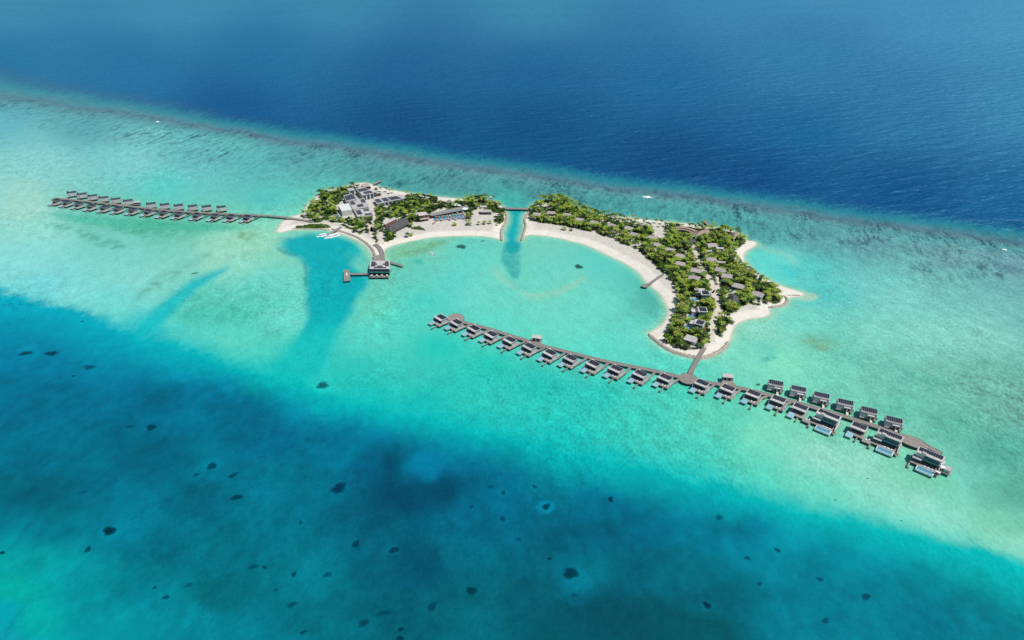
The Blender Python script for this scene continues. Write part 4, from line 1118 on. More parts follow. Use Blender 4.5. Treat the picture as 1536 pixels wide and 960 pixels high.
def hip_roof(name, px, h0, h1, label, cat, roof='black_roof', ridge=(.22, .78, .5), wall='wall', ins=.12, eave=.25, open_=False):
    """four corners: a-b far edge, c-d near edge (photo order: left-far, right-far, right-near, left-near)"""
    q = roof_pts(px, h0); c = np.mean(np.array(q), 0)
    o = empty(name, (c[0], c[1], 0)); q = [(x - c[0], y - c[1]) for x, y in q]
    w = inset(q, ins)
    if not open_:
        MB().prism(w, G - .3, h0 - .003, M[wall]).build('walls', o)
    else:
        for p in w: MB().cyl(p[0], p[1], G - .3, h0, .18, M['dark'], 6).build('post', o)
        MB().prism(inset(q, .3), G - .2, h0 - .6, M['dark']).build('walls', o)
    a = lerp2(q, ridge[0], ridge[2]); b2 = lerp2(q, ridge[1], ridge[2])
    b = MB(); A, B, C_, D = [(*p, h0) for p in q]; R0, R1 = (*a, h1), (*b2, h1)
    k = M[roof]
    b.poly([A, R0, R1, B], k).poly([D, C_, R1, R0], k).poly([A, D, R0], k).poly([B, R1, C_], k)
    b.poly([(x, y, h0 - eave) for x, y in q], k)
    for i in range(4):
        p, r = q[i], q[(i + 1) % 4]
        b.poly([(*p, h0 - eave), (*r, h0 - eave), (*r, h0), (*p, h0)], k)
    b.build('roof', o)
    n = 4
    for i in range(4):
        aa, bb = np.array(w[i]), np.array(w[(i + 1) % 4]); d = bb - aa; L = np.linalg.norm(d); d /= L
        nn = np.array([d[1], -d[0]])
        if np.dot(nn, (aa + bb) / 2) < 0: nn = -nn
        if nn[1] > .6 or open_: continue
        p0 = aa + d * L * .15; p1 = aa + d * L * .85; e = nn * .06
        MB().prism([tuple(p0 + nn * .004), tuple(p1 + nn * .004), tuple(p1 + e), tuple(p0 + e)], G + .3, h0 - .6, M['glass']).build('window', o)
    tag(o, label, cat); reg([(x + c[0], y + c[1]) for x, y in q], h1)
    return o
Z1 = lambda x, y: (450 + x / 12.8, 268 + y / 12.8)
Z2 = lambda x, y: (560 + x / 12.8, 280 + y / 12.8)
Z3 = lambda x, y: (660 + x / 12.8, 280 + y / 12.8)
flat_building('reception_hall', [Z1(730,510), Z1(930,470), Z1(1000,592), Z1(800,622)], 8.0, 'white windowless box building with a plain white roof', 'building', 'wall_mid_roof', 'wall', ins=.0, th=.3, windows=False)
flat_building('resort_building', [Z1(830,332), Z1(1000,280), Z1(1095,388), Z1(890,440)], 7.5, 'building with one large square field of solar panels, behind the plain white box', 'building', 'rooftop', 'wall', .3, .03, rects=[(.04,.96,.08,.90,8,5)])
flat_building('resort_building', [Z1(1060,195), Z1(1240,160), Z1(1420,275), Z1(1200,320)], 8.5, 'tall building with two staggered solar fields near the north jetty', 'building', 'rooftop', 'wall', .3, .03, rects=[(.06,.94,.10,.52,8,3), (.28,.98,.60,.93,8,2)])
flat_building('resort_building', [Z1(920,440), Z1(1235,372), Z1(1320,545), Z1(1015,592)], 6.0, 'building with three separate solar blocks on a pale grey roof', 'building', 'rooftop', 'wall', .3, .03, rects=[(.06,.34,.10,.48,4,3), (.72,.96,.08,.48,4,3), (.36,.74,.55,.86,7,2)])
flat_building('resort_building', [Z1(1030,600), Z1(1330,572), Z1(1405,700), Z1(1110,742)], 5.0, 'lowest solar-roofed building of the cluster with an open courtyard corner', 'building', 'rooftop', 'wall', .3, .03, rects=[(.08,.40,.10,.70,4,4), (.58,.94,.06,.34,5,2), (.50,.96,.66,.92,7,2)])
flat_building('resort_building', [(560,298.6), (599,292.8), (611,296.8), (565.5,306)], 6.0, 'long narrow building with a row of solar panels along its roof', 'building', 'rooftop', 'wall_grey', .3, .03, rects=[(.03,.20,.12,.85,4,4), (.26,.46,.12,.85,5,4), (.50,.86,.12,.85,9,4)])
flat_building('resort_pavilion', [Z1(895,190), Z1(1020,170), Z1(1060,215), Z1(930,235)], 8.5, 'small pale blue-grey roofed tower beside the solar buildings', 'building', 'wall_grey', 'wall', 0, .1)
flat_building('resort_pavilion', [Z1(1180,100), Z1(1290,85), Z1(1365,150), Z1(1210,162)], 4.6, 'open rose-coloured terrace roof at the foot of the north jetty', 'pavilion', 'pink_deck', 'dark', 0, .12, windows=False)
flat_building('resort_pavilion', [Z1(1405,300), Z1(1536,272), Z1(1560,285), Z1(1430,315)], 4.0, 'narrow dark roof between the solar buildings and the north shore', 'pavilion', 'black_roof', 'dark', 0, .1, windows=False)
hip_roof('restaurant', [(576.5,341), (609,324.8), (615,334.8), (586,349.2)], 4.2, 7.6, 'large charcoal-roofed pavilion beside the beach bay', 'restaurant', ridge=(.10,.92,.45), wall='dark')
flat_building('service_wing', [Z2(190,690), Z2(400,582), Z2(460,612), Z2(225,728)], 5.2, 'slim pale roof over red timber behind the charcoal pavilion', 'building', 'rooftop', 'redwood', 0, .08, windows=False)
o = flat_building('beach_house', [Z2(830,498), Z2(1000,480), Z2(1065,535), Z2(880,562)], 7.6, 'two-tier brown timber house left of the colourful pool', 'building', 'shingle_pale', 'redwood', 0, .08, windows=True)
MB().prism([(x - o.location.x, y - o.location.y) for x, y in roof_pts([Z2(830,575), Z2(1040,560), Z2(1085,610), Z2(900,640)], 4.2)], 3.9, 4.2, M['pink_deck']).build('lower_roof', o)
# long curved pool bar
cv = resample(smooth_open(W2([(645,322.5),(660,319.5),(678,315.5),(697,311.5),(703,311)], 5.0), 2), 3.0)
o = empty('pool_bar', (cv[0][0], cv[0][1], 0)); lw = [(x - cv[0][0], y - cv[0][1]) for x, y in cv]
wd = np.interp(np.linspace(0, 1, len(lw)), [0, .6, 1], [7.0, 11.0, 13.0])
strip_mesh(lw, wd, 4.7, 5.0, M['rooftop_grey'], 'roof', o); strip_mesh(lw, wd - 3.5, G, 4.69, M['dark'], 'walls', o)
strip_mesh([(x, y) for x, y in lw], 1.0, 5.003, 5.5, M['wall_grey'], 'roof_ridge', o)
tag(o, 'long curved slate-roofed bar behind the colourful pool', 'bar'); reg(cv[::3], 5)
for (u, v) in ((652,319),(664,317),(677,314),(690,311.5),(698,311)):
    p = P(u, v, 4); BLD.append((p[0], p[1], 6.0, 5.0, None))
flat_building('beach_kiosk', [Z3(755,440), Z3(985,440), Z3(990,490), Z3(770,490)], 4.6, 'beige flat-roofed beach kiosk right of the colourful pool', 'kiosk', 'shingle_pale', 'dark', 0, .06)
flat_building('beach_kiosk', [Z3(760,362), Z3(890,360), Z3(905,385), Z3(775,390)], 4.0, 'thin pale roof half hidden in palms behind the beige kiosk', 'kiosk', 'rooftop', 'wall', 0, .1, windows=False)
hip_roof('garden_pavilion', [Z3(130,270), Z3(200,250), Z3(245,290), Z3(150,310)], 4.5, 6.6, 'small grey hip-roofed pavilion near the north beach', 'pavilion', 'rooftop_grey', (.45,.55,.5))
flat_building('lookout_tower', [Z3(950,180), Z3(1000,180), Z3(1005,210), Z3(955,210)], 9.5, 'slender pinkish tower among tall palms near the channel bridge', 'tower', 'pink_deck', 'wall', 0, .1)
# white sails
for k, (u, v, r) in enumerate(((681,308.5,3.2),(685,306.5,2.8),(689,309,3.0))):
    p = P(u, v, 3); o = empty('shade_sail', (p[0], p[1], 0), k)
    MB().poly([(-r, -r * .6, 2.9 + G), (r, -r * .5, 2.4 + G), (r * .3, r, 3.8 + G), (-r * .6, r * .6, 2.7 + G)], M['white']).build('sail', o)
    for (x, y, h) in ((-r, -r * .6, 2.9), (r, -r * .5, 2.4), (r * .3, r, 3.8)): MB().cyl(x, y, G - .2, h + G, .07, M['dark'], 5).build('mast', o)
    tag(o, ('left', 'rear', 'right')[k] + 'most of the three white shade sails near the north beach' if k != 1 else 'rear one of the three white shade sails near the north beach', 'shade sail', 'white shade sails')
p = P(697.5, 312.6, 5.5)
o = empty('round_canopy', (p[0], p[1], 0)); MB().cyl(0, 0, 5.1, 5.5, 3.4, M['white'], 24, 2.9).build('canopy', o); MB().cyl(0, 0, G, 5.1, .2, M['dark'], 8).build('post', o)
tag(o, 'round white canopy at the end of the pool bar roof', 'canopy')

# overwater pavilion at the end of the causeway
o = empty('overwater_pavilion', (*P(569.5, 402, 4)[:2], 0)); ox, oy = o.location.x, o.location.y
def rel(px, h): return [(x - ox, y - oy) for x, y in roof_pts(px, h)]
q = rel([(555.5,391), (584.5,391), (585,403), (554,403)], 9.0)
MB().prism(q, 8.5, 9.0, M['rooftop'], M['wall']).build('roof', o)
quad_solar(o, q, 9.0, [(.06,.28,.12,.75,5,5), (.76,.95,.10,.72,5,5), (.28,.36,.35,.55,2,2), (.64,.76,.38,.55,3,2), (.36,.64,.62,.78,6,2), (.22,.80,.80,.95,12,2)])
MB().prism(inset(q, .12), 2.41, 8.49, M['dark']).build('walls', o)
MB().prism(rel([(553.5,395), (586,395), (583,416), (554,416)], 2.4), 2.0, 2.4, M['walk']).build('deck', o)
wq = inset(q, .12); a, b_ = np.array(wq[3]), np.array(wq[2])
for z0, z1, mt in ((6.2, 8.2, 'teal_glass'), (2.9, 5.6, 'glass')):
    MB().box(a[0] + .4, b_[0] - .4, a[1] - .12, a[1] - .004, z0, z1, M[mt]).build('window_band', o)
MB().box(a[0] - 1, b_[0] + 1, a[1] - 3.2, a[1] - .13, 5.7, 6.0, M['dark']).build('balcony', o)
MB().box(a[0] - 1, b_[0] + 1, a[1] - 3.3, a[1] - 3.21, 5.6, 6.9, M['teal_glass']).build('balustrade', o)
for i in range(6):
    x = a[0] - .8 + (b_[0] - a[0] + 1.6) * i / 5
    MB().box(x - .12, x + .12, a[1] - 3.1, a[1] - 2.9, 2.41, 5.69, M['dark']).build('column', o)
for i in range(4):
    x = a[0] + 1.5 + (b_[0] - a[0] - 3) * i / 3
    MB().cyl(x, a[1] - 5.0, 4.2, 4.6, 1.0, M['white'], 8, .2).cyl(x, a[1] - 5.0, 2.41, 4.2, .05, M['dark'], 5).build('parasol', o)
for i in range(4):
    for yy in (a[1] - 6, a[1] + 2, a[1] + 10): pile_at(a[0] + (b_[0] - a[0]) * i / 3, yy, o)
tag(o, 'square two-storey pavilion with solar blocks, standing over turquoise water at the jetty', 'pavilion')

# spa complex
o = empty('spa_building', (*P(1030, 345, 4)[:2], 0)); ox, oy = o.location.x, o.location.y
cv = [(x - ox, y - oy) for x, y in resample(smooth_open(W2([(1013,342.5),(1023,342),(1033,344),(1043,348)], 5), 2), 2.0)]
strip_mesh(cv, 9.0, 4.8, 5.1, M['brown_roof'], 'roof', o); strip_mesh(cv, 4.0, 5.103, 6.2, M['brown_roof'], 'roof_ridge', o); strip_mesh(cv, 6.5, G - .3, 4.79, M['wall_grey'], 'walls', o)
tag(o, 'long curved brown-roofed spa building on the north shore', 'spa'); reg([(x + ox, y + oy) for x, y in cv], 6)
hip_roof('spa_building', [(1048,346.5), (1062,343.5), (1067.5,349), (1041,355)], 4.6, 7.4, 'broad brown hip-roofed spa building right of the curved one', 'spa', 'brown_roof', (.3,.75,.5))
hip_roof('spa_pavilion', [(1097,349), (1104,347.5), (1112,353), (1100,359)], 4.2, 7.0, 'brown-roofed pavilion at the north-east corner of the eastern island', 'pavilion', 'brown_roof', (.4,.6,.5))
hip_roof('garden_pavilion', [(1031,359), (1043,358.6), (1045,363.5), (1034,364)], 4.2, 5.6, 'dark roof hidden among trees south of the spa', 'pavilion', 'black_roof', (.2,.8,.5))
hip_roof('dark_pavilion', [(1092,443.5), (1100,440.5), (1112,450), (1099,455.5)], 4.2, 7.4, 'charcoal hip-roofed pavilion by the southern beach of the eastern island', 'pavilion', 'black_roof', (.35,.65,.5), ins=.15)
for k, (u0, v0, u1, v1) in enumerate(((1094,344,1104,346.5),)):
    pass

# garden villas with grey shingle roofs
def garden_villa():
    r = empty('garden_villa', (0, 0, 0))
    MB().box(-4.3, 4.3, -3.4, 3.4, -.4, 3.0, M['wall']).build('walls', r)
    b = MB(); k = M['shingle']
    h0, h1 = 3.0, 4.1
    A, B, C_, D = (-5, 4.2, h0), (5, 4.2, h0), (5, -4.2, h0), (-5, -4.2, h0)
    r0, r1 = (-4.2, 0.8, h1), (4.2, 0.8, h1)
    b.poly([A, r0, r1, B], k).poly([D, C_, r1, r0], k).poly([A, D, r0], k).poly([B, r1, C_], k)
    b.poly([(x, y, 2.75) for x, y in ((-5, 4.2), (5, 4.2), (5, -4.2), (-5, -4.2))], M['wall'])
    for p, q_ in ((A, B), (B, C_), (C_, D), (D, A)):
        b.poly([(p[0], p[1], 2.75), (q_[0], q_[1], 2.75), (q_[0], q_[1], h0), (p[0], p[1], h0)], M['wall'])
    b.build('roof', r)
    MB().box(-3.6, 3.6, -3.46, -3.403, .2, 2.5, M['glass']).build('window', r)
    MB().box(-4.36, -4.303, -2.4, 2.2, .2, 2.5, M['glass']).build('window', r)
    MB().box(-5.2, 4.6, -7.4, -3.47, -.3, .12, M['path']).build('terrace', r)
    MB().box(-4.8, -1.6, -7.0, -4.2, .123, .17, M['pool']).build('plunge_pool', r)
    return r
gv = garden_villa(); first = [True]
GV = [(805.5,320.3,-8),(827,318,-10),(850.5,321,-14),(869.5,328.3,-26),(892,332.4,-34),(917,336.6,-34),(943,341,-38),(951.5,350.5,-36),(979,355,-32),(986.5,366,-38),(1005,373.4,-34),(1020.5,382.5,-32),(1020.5,394.3,-26),
      (1044,405,-20),(1041.5,416.2,-26),(1068,367,6),(1066.5,388.5,6),(1081,404,-24),(1090.6,413.2,-16),(1108,428.2,-32),(1136.5,440.5,-36)]
NM = ['on the channel side, first grey roof from the bridge','second grey roof from the channel bridge','third grey roof from the channel bridge','fourth grey roof from the channel bridge','fifth grey roof from the channel bridge','sixth grey roof from the channel bridge','seventh grey roof from the channel bridge, blue pool beside it',
      'small grey roof just below the seventh from the bridge','grey roof left of the sandy clearing','grey roof at the inner edge of the trees below the sandy clearing','grey roof next to the palm grove below the round sandy clearing','grey roof beside the central path, directly under the dark-roofed pavilion','grey roof above the beach jetty','grey roof on the left of the widest part of the central path','grey roof with a round pool, just above the first solar roof',
      'pale grey roof south-east of the spa','pale grey roof in the middle right grove','upper of two joined grey roofs right of the path','lower of two joined grey roofs right of the path','grey roof between the joined pair and the charcoal pavilion','grey roof nearest the eastern sand point']
for i, (u, v, ph) in enumerate(GV):
    o = gv if i == 0 else copy_tree(gv)
    p = P(u, v, G + 3.6); o.location = (p[0], p[1], G); o.rotation_euler = (0, 0, R(ph)); s_ = 1.1 if i > 12 else 1.0
    o.scale = (s_,) * 3
    tag(o, 'garden villa, ' + NM[i], 'villa', 'garden villas with grey shingle roofs'); BLD.append((p[0], p[1], 5.6 * s_, G + 4, None))
for (u, v, w_, d_, ph, lab) in ((1063,376,7,4,0,'small whitewashed pavilion between two pale grey roofs'), (1082,393,8,4,-10,'low white terrace pavilion right of the middle grove'), (1080,372,8,4,-8,'white garden pavilion below the grassy lawn'), (1036.5,507.5,10,9,-32,'pale bare roof terrace in bushes at the southern tip'), (1045,482,5,6,-30,'pale flat roof attached left of the southernmost solar roof')):
    p = P(u, v, G + 3.2); o = empty('garden_pavilion', (p[0], p[1], G), R(ph))
    MB().box(-w_ / 2 + .3, w_ / 2 - .3, -d_ / 2 + .3, d_ / 2 - .3, -.3, 2.9, M['wall']).build('walls', o)
    MB().box(-w_ / 2, w_ / 2, -d_ / 2, d_ / 2, 2.903, 3.2, M['rooftop']).build('roof', o)
    MB().box(-w_ / 4, w_ / 4, -d_ / 2 + .24, -d_ / 2 + .297, .1, 2.4, M['glass']).build('window', o)
    tag(o, lab, 'pavilion'); BLD.append((p[0], p[1], max(w_, d_) * .6, G + 3.2, None))
def solar_villa(u, v, ph, lab, annex, sx=7.5, sy=8.5):
    p = P(u, v, G + 6.6); o = empty('solar_garden_villa', (p[0], p[1], G), R(ph))
    MB().box(-sx / 2 + .5, sx / 2 - .3, -sy / 2 + .6, sy / 2 - .3, -.3, 6.1, M['wall']).build('walls', o)
    rf = MB().box(-sx / 2 - .4, sx / 2 + .1, -sy / 2, sy / 2, 6.103, 6.6, M['rooftop']).build('roof', o)
    solar(MB(), -sx / 2 + .9, sx / 2 - .6, -sy / 2 + .9, sy / 2 - .8, 6.62, 4, 4).build('solar_panels', rf)
    MB().box(-sx / 2 + .9, sx / 2 - .7, -sy / 2 + .52, -sy / 2 + .597, .4, 5.6, M['teal_glass']).build('window', o)
    MB().box(-sx / 2 + .44, -sx / 2 + .497, -sy / 2 + 1, sy / 2 - 1, .4, 5.6, M['glass']).build('window', o)
    MB().box(sx / 2 + .15, sx / 2 + .9, -sy / 2 + 1, sy / 2 - 3, -.2, 3.4, M['redwood']).build('timber_screen', o)
    ax, ay, aw, ad = annex
    MB().box(ax - aw / 2, ax + aw / 2, ay - ad / 2, ay + ad / 2, -.3, 3.6, M['wall']).build('annex_walls', o)
    MB().box(ax - aw / 2 - .3, ax + aw / 2 + .3, ay - ad / 2 - .3, ay + ad / 2 + .3, 3.603, 3.9, M['rooftop']).build('annex_roof', o)
    t = MB().box(-sx / 2 - 9, -sx / 2 - 1.0, -sy / 2 - .5, 2.0, -.3, .12, M['path']).build('terrace', o)
    MB().box(-sx / 2 - 8.2, -sx / 2 - 3.4, -sy / 2 + .3, .6, .123, .18, M['pool']).build('plunge_pool', t)
    MB().box(-sx / 2 - 2.6, -sx / 2 - 1.4, -2.6, -1.0, .123, .5, M['white']).build('daybed', t)
    tag(o, lab, 'villa'); BLD.append((p[0], p[1], 6.0, G + 6.6, None)); c, s_ = math.cos(R(ph)), math.sin(R(ph))
    BLD.append((p[0] + (-9) * c, p[1] + (-9) * s_, 5.0, G + .5, None)); BLD.append((p[0] + ax * c - ay * s_, p[1] + ax * s_ + ay * c, 4.5, G + 3.6, None))
solar_villa(1058, 439, -6, 'two-storey garden villa with solar roof and teal glass front, northernmost of three', (-3.0, 9.2, 9.0, 8.0))
solar_villa(1054, 464, -4, 'two-storey garden villa with solar roof, middle one of three', (-6.6, 2.6, 4.0, 5.0))
solar_villa(1050, 483.5, -30, 'two-storey garden villa with solar roof, southernmost of three', (-6.4, 2.0, 4.0, 6.0))

# ponds / pools on the western island
p = P(*Z1(690,725), G); o = MB().box(-4.5, 4.5, -5, 5, G - .3, G + .18, M['path'])
o = o.build('courtyard_pool'); o.location = (p[0], p[1], 0); w_ = MB().box(-3.5, 3.5, -3.6, 3.6, G + .183, G + .23, M['teal_glass']).build('pool_water', o)
tag(o, 'small dark green pool in front of the plain white box building', 'pool'); BLD.append((p[0], p[1], 6, G, None))
# colourful main pool
pw = [P(u, v, G)[:2] for u, v in ((650,331.5), (651,324.2), (695,319.5), (699.5,328.5))]
c = np.mean(np.array(pw), 0); o = empty('main_pool', (c[0], c[1], 0)); pr = [(x - c[0], y - c[1]) for x, y in pw]
MB().prism(inset(pr, -.05), G - .4, G + .14, M['path']).build('pool_edge', o); MB().prism(pr, G + .143, G + .2, M['pool']).build('pool_water', o)
tag(o, 'long blue swimming pool surrounded by bright parasols and loungers', 'swimming pool'); reg(pw, G + 1)
CL = {'red': (.48, .09, .06), 'orange': (.55, .22, .08), 'lime green': (.22, .40, .08), 'yellow': (.55, .42, .10), 'blue': (.05, .22, .36), 'turquoise': (.08, .32, .32)}
for k, c_ in CL.items(): M['cl_' + k] = mat('canvas_' + k.replace(' ', '_'), c_, .8, .1, var=.06)
def parasol_proto(colname):
    r = empty('parasol', (0, 0, 0)); b = MB(); n = 8
    for i in range(n):
        a0, a1 = 2 * math.pi * i / n, 2 * math.pi * (i + 1) / n
        mm = M['cl_' + colname] if i % 4 else M['white']
        b.poly([(0, 0, 3.1), (1.7 * math.cos(a0), 1.7 * math.sin(a0), 2.5), (1.7 * math.cos(a1), 1.7 * math.sin(a1), 2.5)], mm)
        b.poly([(1.7 * math.cos(a0), 1.7 * math.sin(a0), 2.5), (1.7 * math.cos(a0), 1.7 * math.sin(a0), 2.25), (1.7 * math.cos(a1), 1.7 * math.sin(a1), 2.25), (1.7 * math.cos(a1), 1.7 * math.sin(a1), 2.5)], mm)
    b.build('canopy', r); MB().cyl(0, 0, 0, 3.0, .05, M['dark'], 5).build('pole', r); return r
def lounger_proto(colname):
    r = empty('sun_lounger', (0, 0, 0))
    MB().box(-.4, .4, -1.0, .6, .28, .42, M['cl_' + colname]).build('seat', r)
    b = MB().poly([(-.4, .6, .42), (.4, .6, .42), (.4, 1.2, .95), (-.4, 1.2, .95)], M['cl_' + colname]).poly([(-.4, .6, .30), (-.4, 1.2, .84), (.4, 1.2, .84), (.4, .6, .30)], M['cl_' + colname])
    b.build('backrest', r)
    for x in (-.35, .35):
        for y in (-.9, .5): MB().box(x - .04, x + .04, y - .04, y + .04, 0, .28, M['white']).build('leg', r)
    return r
protoP = {}; protoL = {}; seq = ['orange','lime green','yellow','red','blue','turquoise','lime green','red','orange','turquoise','red']
k = 0
PXL = []
for row in range(3):
    for i in range(11):
        u = 653.5 + i * 4.1 + row * .9; vv0 = 325.0 + row * 2.6 - i * .50 + (0 if row < 2 else 1.4)
        PXL.append((row, i, u, vv0))
rown = ('back pool row', 'middle pool row', 'beach-side pool row')
for row, i, u, v in PXL:
    cn = seq[(i * 2 + row * 3) % len(seq)]; cn = cn if row < 2 else ('red', 'orange')[i % 2]
    p = P(u, v, G)
    if (row + i) % 2 == 0 or row == 1:
        if cn not in protoP: protoP[cn] = parasol_proto(cn); o = protoP[cn]
        else: o = copy_tree(protoP[cn])
        o.location = (p[0], p[1], G + .2); o.scale = (.75,) * 3
        tag(o, '%s parasol, %s in the %s' % (cn, 'number %d from the left' % (i + 1), rown[row]), 'parasol', 'bright parasols round the main pool')
    if cn not in protoL: protoL[cn] = lounger_proto(cn); o = protoL[cn]
    else: o = copy_tree(protoL[cn])
    o.location = (p[0] + 1.3, p[1] - 1.0, G + .2); o.rotation_euler = (0, 0, R(-8)); o.scale = (.95,) * 3
    tag(o, '%s sun lounger, number %d from the left in the %s' % (cn, i + 1, rown[row]), 'sun lounger', 'bright loungers round the main pool')
for i, (u, v) in enumerate(((650.5,336.2),(653,334.6),(662,331.7),(675,331),(684,330.4),(695,329.2))):
    p = P(u, v, G); cn = ('orange', 'red')[i % 2]
    o = copy_tree(protoP[cn]) if cn in protoP else protoP.setdefault(cn, parasol_proto(cn))
    o.location = (p[0], p[1], G); o.scale = (.85,) * 3
    tag(o, '%s parasol standing on the sand below the pool, number %d from the left' % (cn, i + 1), 'parasol', 'red and orange beach parasols')

# ------------------------------------------------------------------ boats
def boat(name, u, v, L, W, heading, label, big=True):
    p = P(u, v, 0); o = empty(name, (p[0], p[1], 0), heading)
    n = 14; rows = []
    b = MB(); km = b.mi(M['boat_white']); kd = b.mi(M['dark'])
    for i in range(n):
        t = i / (n - 1); x = -L / 2 + L * t
        w = W / 2 * (0.86 + .14 * math.sin(min(1, t * 2) * math.pi / 2)) * (1 - max(0, (t - .45) / .55) ** 2.2) + .02
        sh = 1.05 + .55 * t ** 2
        b.v += [(x, -w * .55, -.3), (x, -w, .15 + .25 * t), (x, -w * 1.02, sh), (x, w * 1.02, sh), (x, w, .15 + .25 * t), (x, w * .55, -.3)]
    for i in range(n - 1):
        for j in range(5):
            a = i * 6 + j; b.f.append((a, a + 6, a + 7, a + 1)); b.m.append(km)
    b.f.append((0, 1, 2, 3, 4, 5)); b.m.append(km)
    b.build('hull', o, True)
    c0, c1 = (-L * .34, L * .18)
    MB().prism([(c0, -W * .36), (c1, -W * .34), (c1 + L * .12, 0), (c1, W * .34), (c0, W * .36)], 1.1, 2.3, M['boat_white']).build('cabin', o)
    MB().prism([(c0 + .02, -W * .365), (c1 + .1, -W * .345), (c1 + L * .125, 0), (c1 + .1, W * .345), (c0 + .02, W * .365)], 1.5, 2.0, M['glass']).build('window_band', o)
    MB().box(c0 - L * .08, c1 + .2, -W * .4, W * .4, 2.45, 2.6, M['boat_white']).build('canopy', o)
    if big: MB().box(-L * .15, L * .02, -W * .22, W * .22, 2.61, 3.1, M['boat_white']).build('flybridge', o)
    MB().box(-L / 2 + .1, -L * .36, -W * .36, W * .36, .9, 1.0, M['deck']).build('aft_deck', o)
    for y in (-.4, .4): MB().box(-L / 2 - .5, -L / 2 + .05, y - .18, y + .18, .1, 1.2, M['dark']).build('outboard', o)
    tag(o, label, 'boat'); return o
boat('motor_boat', 498.4, 355.6, 17.5, 5.4, math.atan2(.62, .8) + math.pi, 'larger white motor boat moored along the timber boat jetty')
boat('motor_boat', 482.8, 354.8, 11, 3.8, math.atan2(.5, .86) + math.pi, 'smaller white motor boat lying left of the larger one', False)
boat('dinghy', 647.5, 382.6, 4.5, 1.9, 2.8, 'tiny white boat anchored in the bay off the western beach', False)

# ------------------------------------------------------------------ coral heads (they reach to the surface; dark ragged tops)
def coral_mat():
    m = bpy.data.materials.new('coral_rock'); m.use_nodes = True; nt = m.node_tree; N = nt.nodes; L = nt.links
    b = N['Principled BSDF']; b.inputs['Roughness'].default_value = .4; b.inputs['Specular IOR Level'].default_value = .12
    a = N.new('ShaderNodeAttribute'); a.attribute_name = 'cover'; c = N.new('ShaderNodeAttribute'); c.attribute_name = 'tint'
    ge = N.new('ShaderNodeNewGeometry'); n = N.new('ShaderNodeTexNoise'); n.inputs['Scale'].default_value = .55; n.inputs['Detail'].default_value = 5
    L.new(ge.outputs['Position'], n.inputs['Vector'])
    s = N.new('ShaderNodeMath'); s.operation = 'ADD'; L.new(a.outputs['Fac'], s.inputs[0])
    q = N.new('ShaderNodeMapRange'); q.inputs[1].default_value = .3; q.inputs[2].default_value = .7; q.inputs[3].default_value = -.14; q.inputs[4].default_value = .14
    L.new(n.outputs[0], q.inputs[0]); L.new(q.outputs[0], s.inputs[1])
    r = N.new('ShaderNodeMapRange'); r.interpolation_type = 'SMOOTHSTEP'; r.inputs[1].default_value = .05; r.inputs[2].default_value = .9; r.inputs[4].default_value = .74; L.new(s.outputs[0], r.inputs[0])
    L.new(c.outputs['Color'], b.inputs['Base Color'])
    t = N.new('ShaderNodeBsdfTransparent'); x = N.new('ShaderNodeMixShader'); L.new(r.outputs[0], x.inputs[0]); L.new(t.outputs[0], x.inputs[1]); L.new(b.outputs[0], x.inputs[2])
    L.new(x.outputs[0], N['Material Output'].inputs[0]); return m
M['coral'] = coral_mat()
def coral(u, v, ru, rv, rgb, label, strength=1.0):
    p = P(u, v, 0); th = PITCH + math.atan((v - 480) / FPX); k = FPX * math.sin(th) / CAM_H / math.cos(th - PITCH)
    rx = ru / k * 1.12; ry = rv / (k * math.sin(th)) * 1.12
    n, K = 28, 7; V = []; cov = []
    sd_ = random.random() * 100
    V.append((0, 0, .05)); cov.append(1.0 * strength)
    for j in range(1, K + 1):
        rr = j / K
        for i in range(n):
            a = 2 * math.pi * i / n
            w = 1 + .16 * math.sin(2 * a + sd_) + .10 * math.sin(3 * a + sd_ * 2) + .05 * math.sin(5 * a + sd_ * 3)
            V.append((rx * rr * w * math.cos(a), ry * rr * w * math.sin(a), .05 - .042 * rr ** 2)); cov.append((1 - rr ** 1.6) * strength)
    F = [(0, 1 + i, 1 + (i + 1) % n) for i in range(n)]
    for j in range(K - 1):
        for i in range(n):
            a = 1 + j * n; F.append((a + i, a + n + i, a + n + (i + 1) % n, a + (i + 1) % n))
    me = bpy.data.meshes.new('coral_head'); me.from_pydata(V, [], F); me.materials.append(M['coral'])
    at = me.attributes.new('cover', 'FLOAT', 'POINT'); at.data.foreach_set('value', cov)
    ca = me.color_attributes.new('tint', 'FLOAT_COLOR', 'POINT'); t = s2l(rgb) / ILL; ca.data.foreach_set('color', list(np.tile(np.array([*t, 1.0]), len(V))))
    me.polygons.foreach_set('use_smooth', [True] * len(F)); me.update()
    o = bpy.data.objects.new('coral_head', me); COL.objects.link(o); o.location = (p[0], p[1], 0); o.rotation_euler = (0, 0, random.random() * .5)
    tag(o, label, 'coral patch'); return o
DK = (0, 64, 90); DKM = (0, 84, 114); LG = (22, 92, 100)
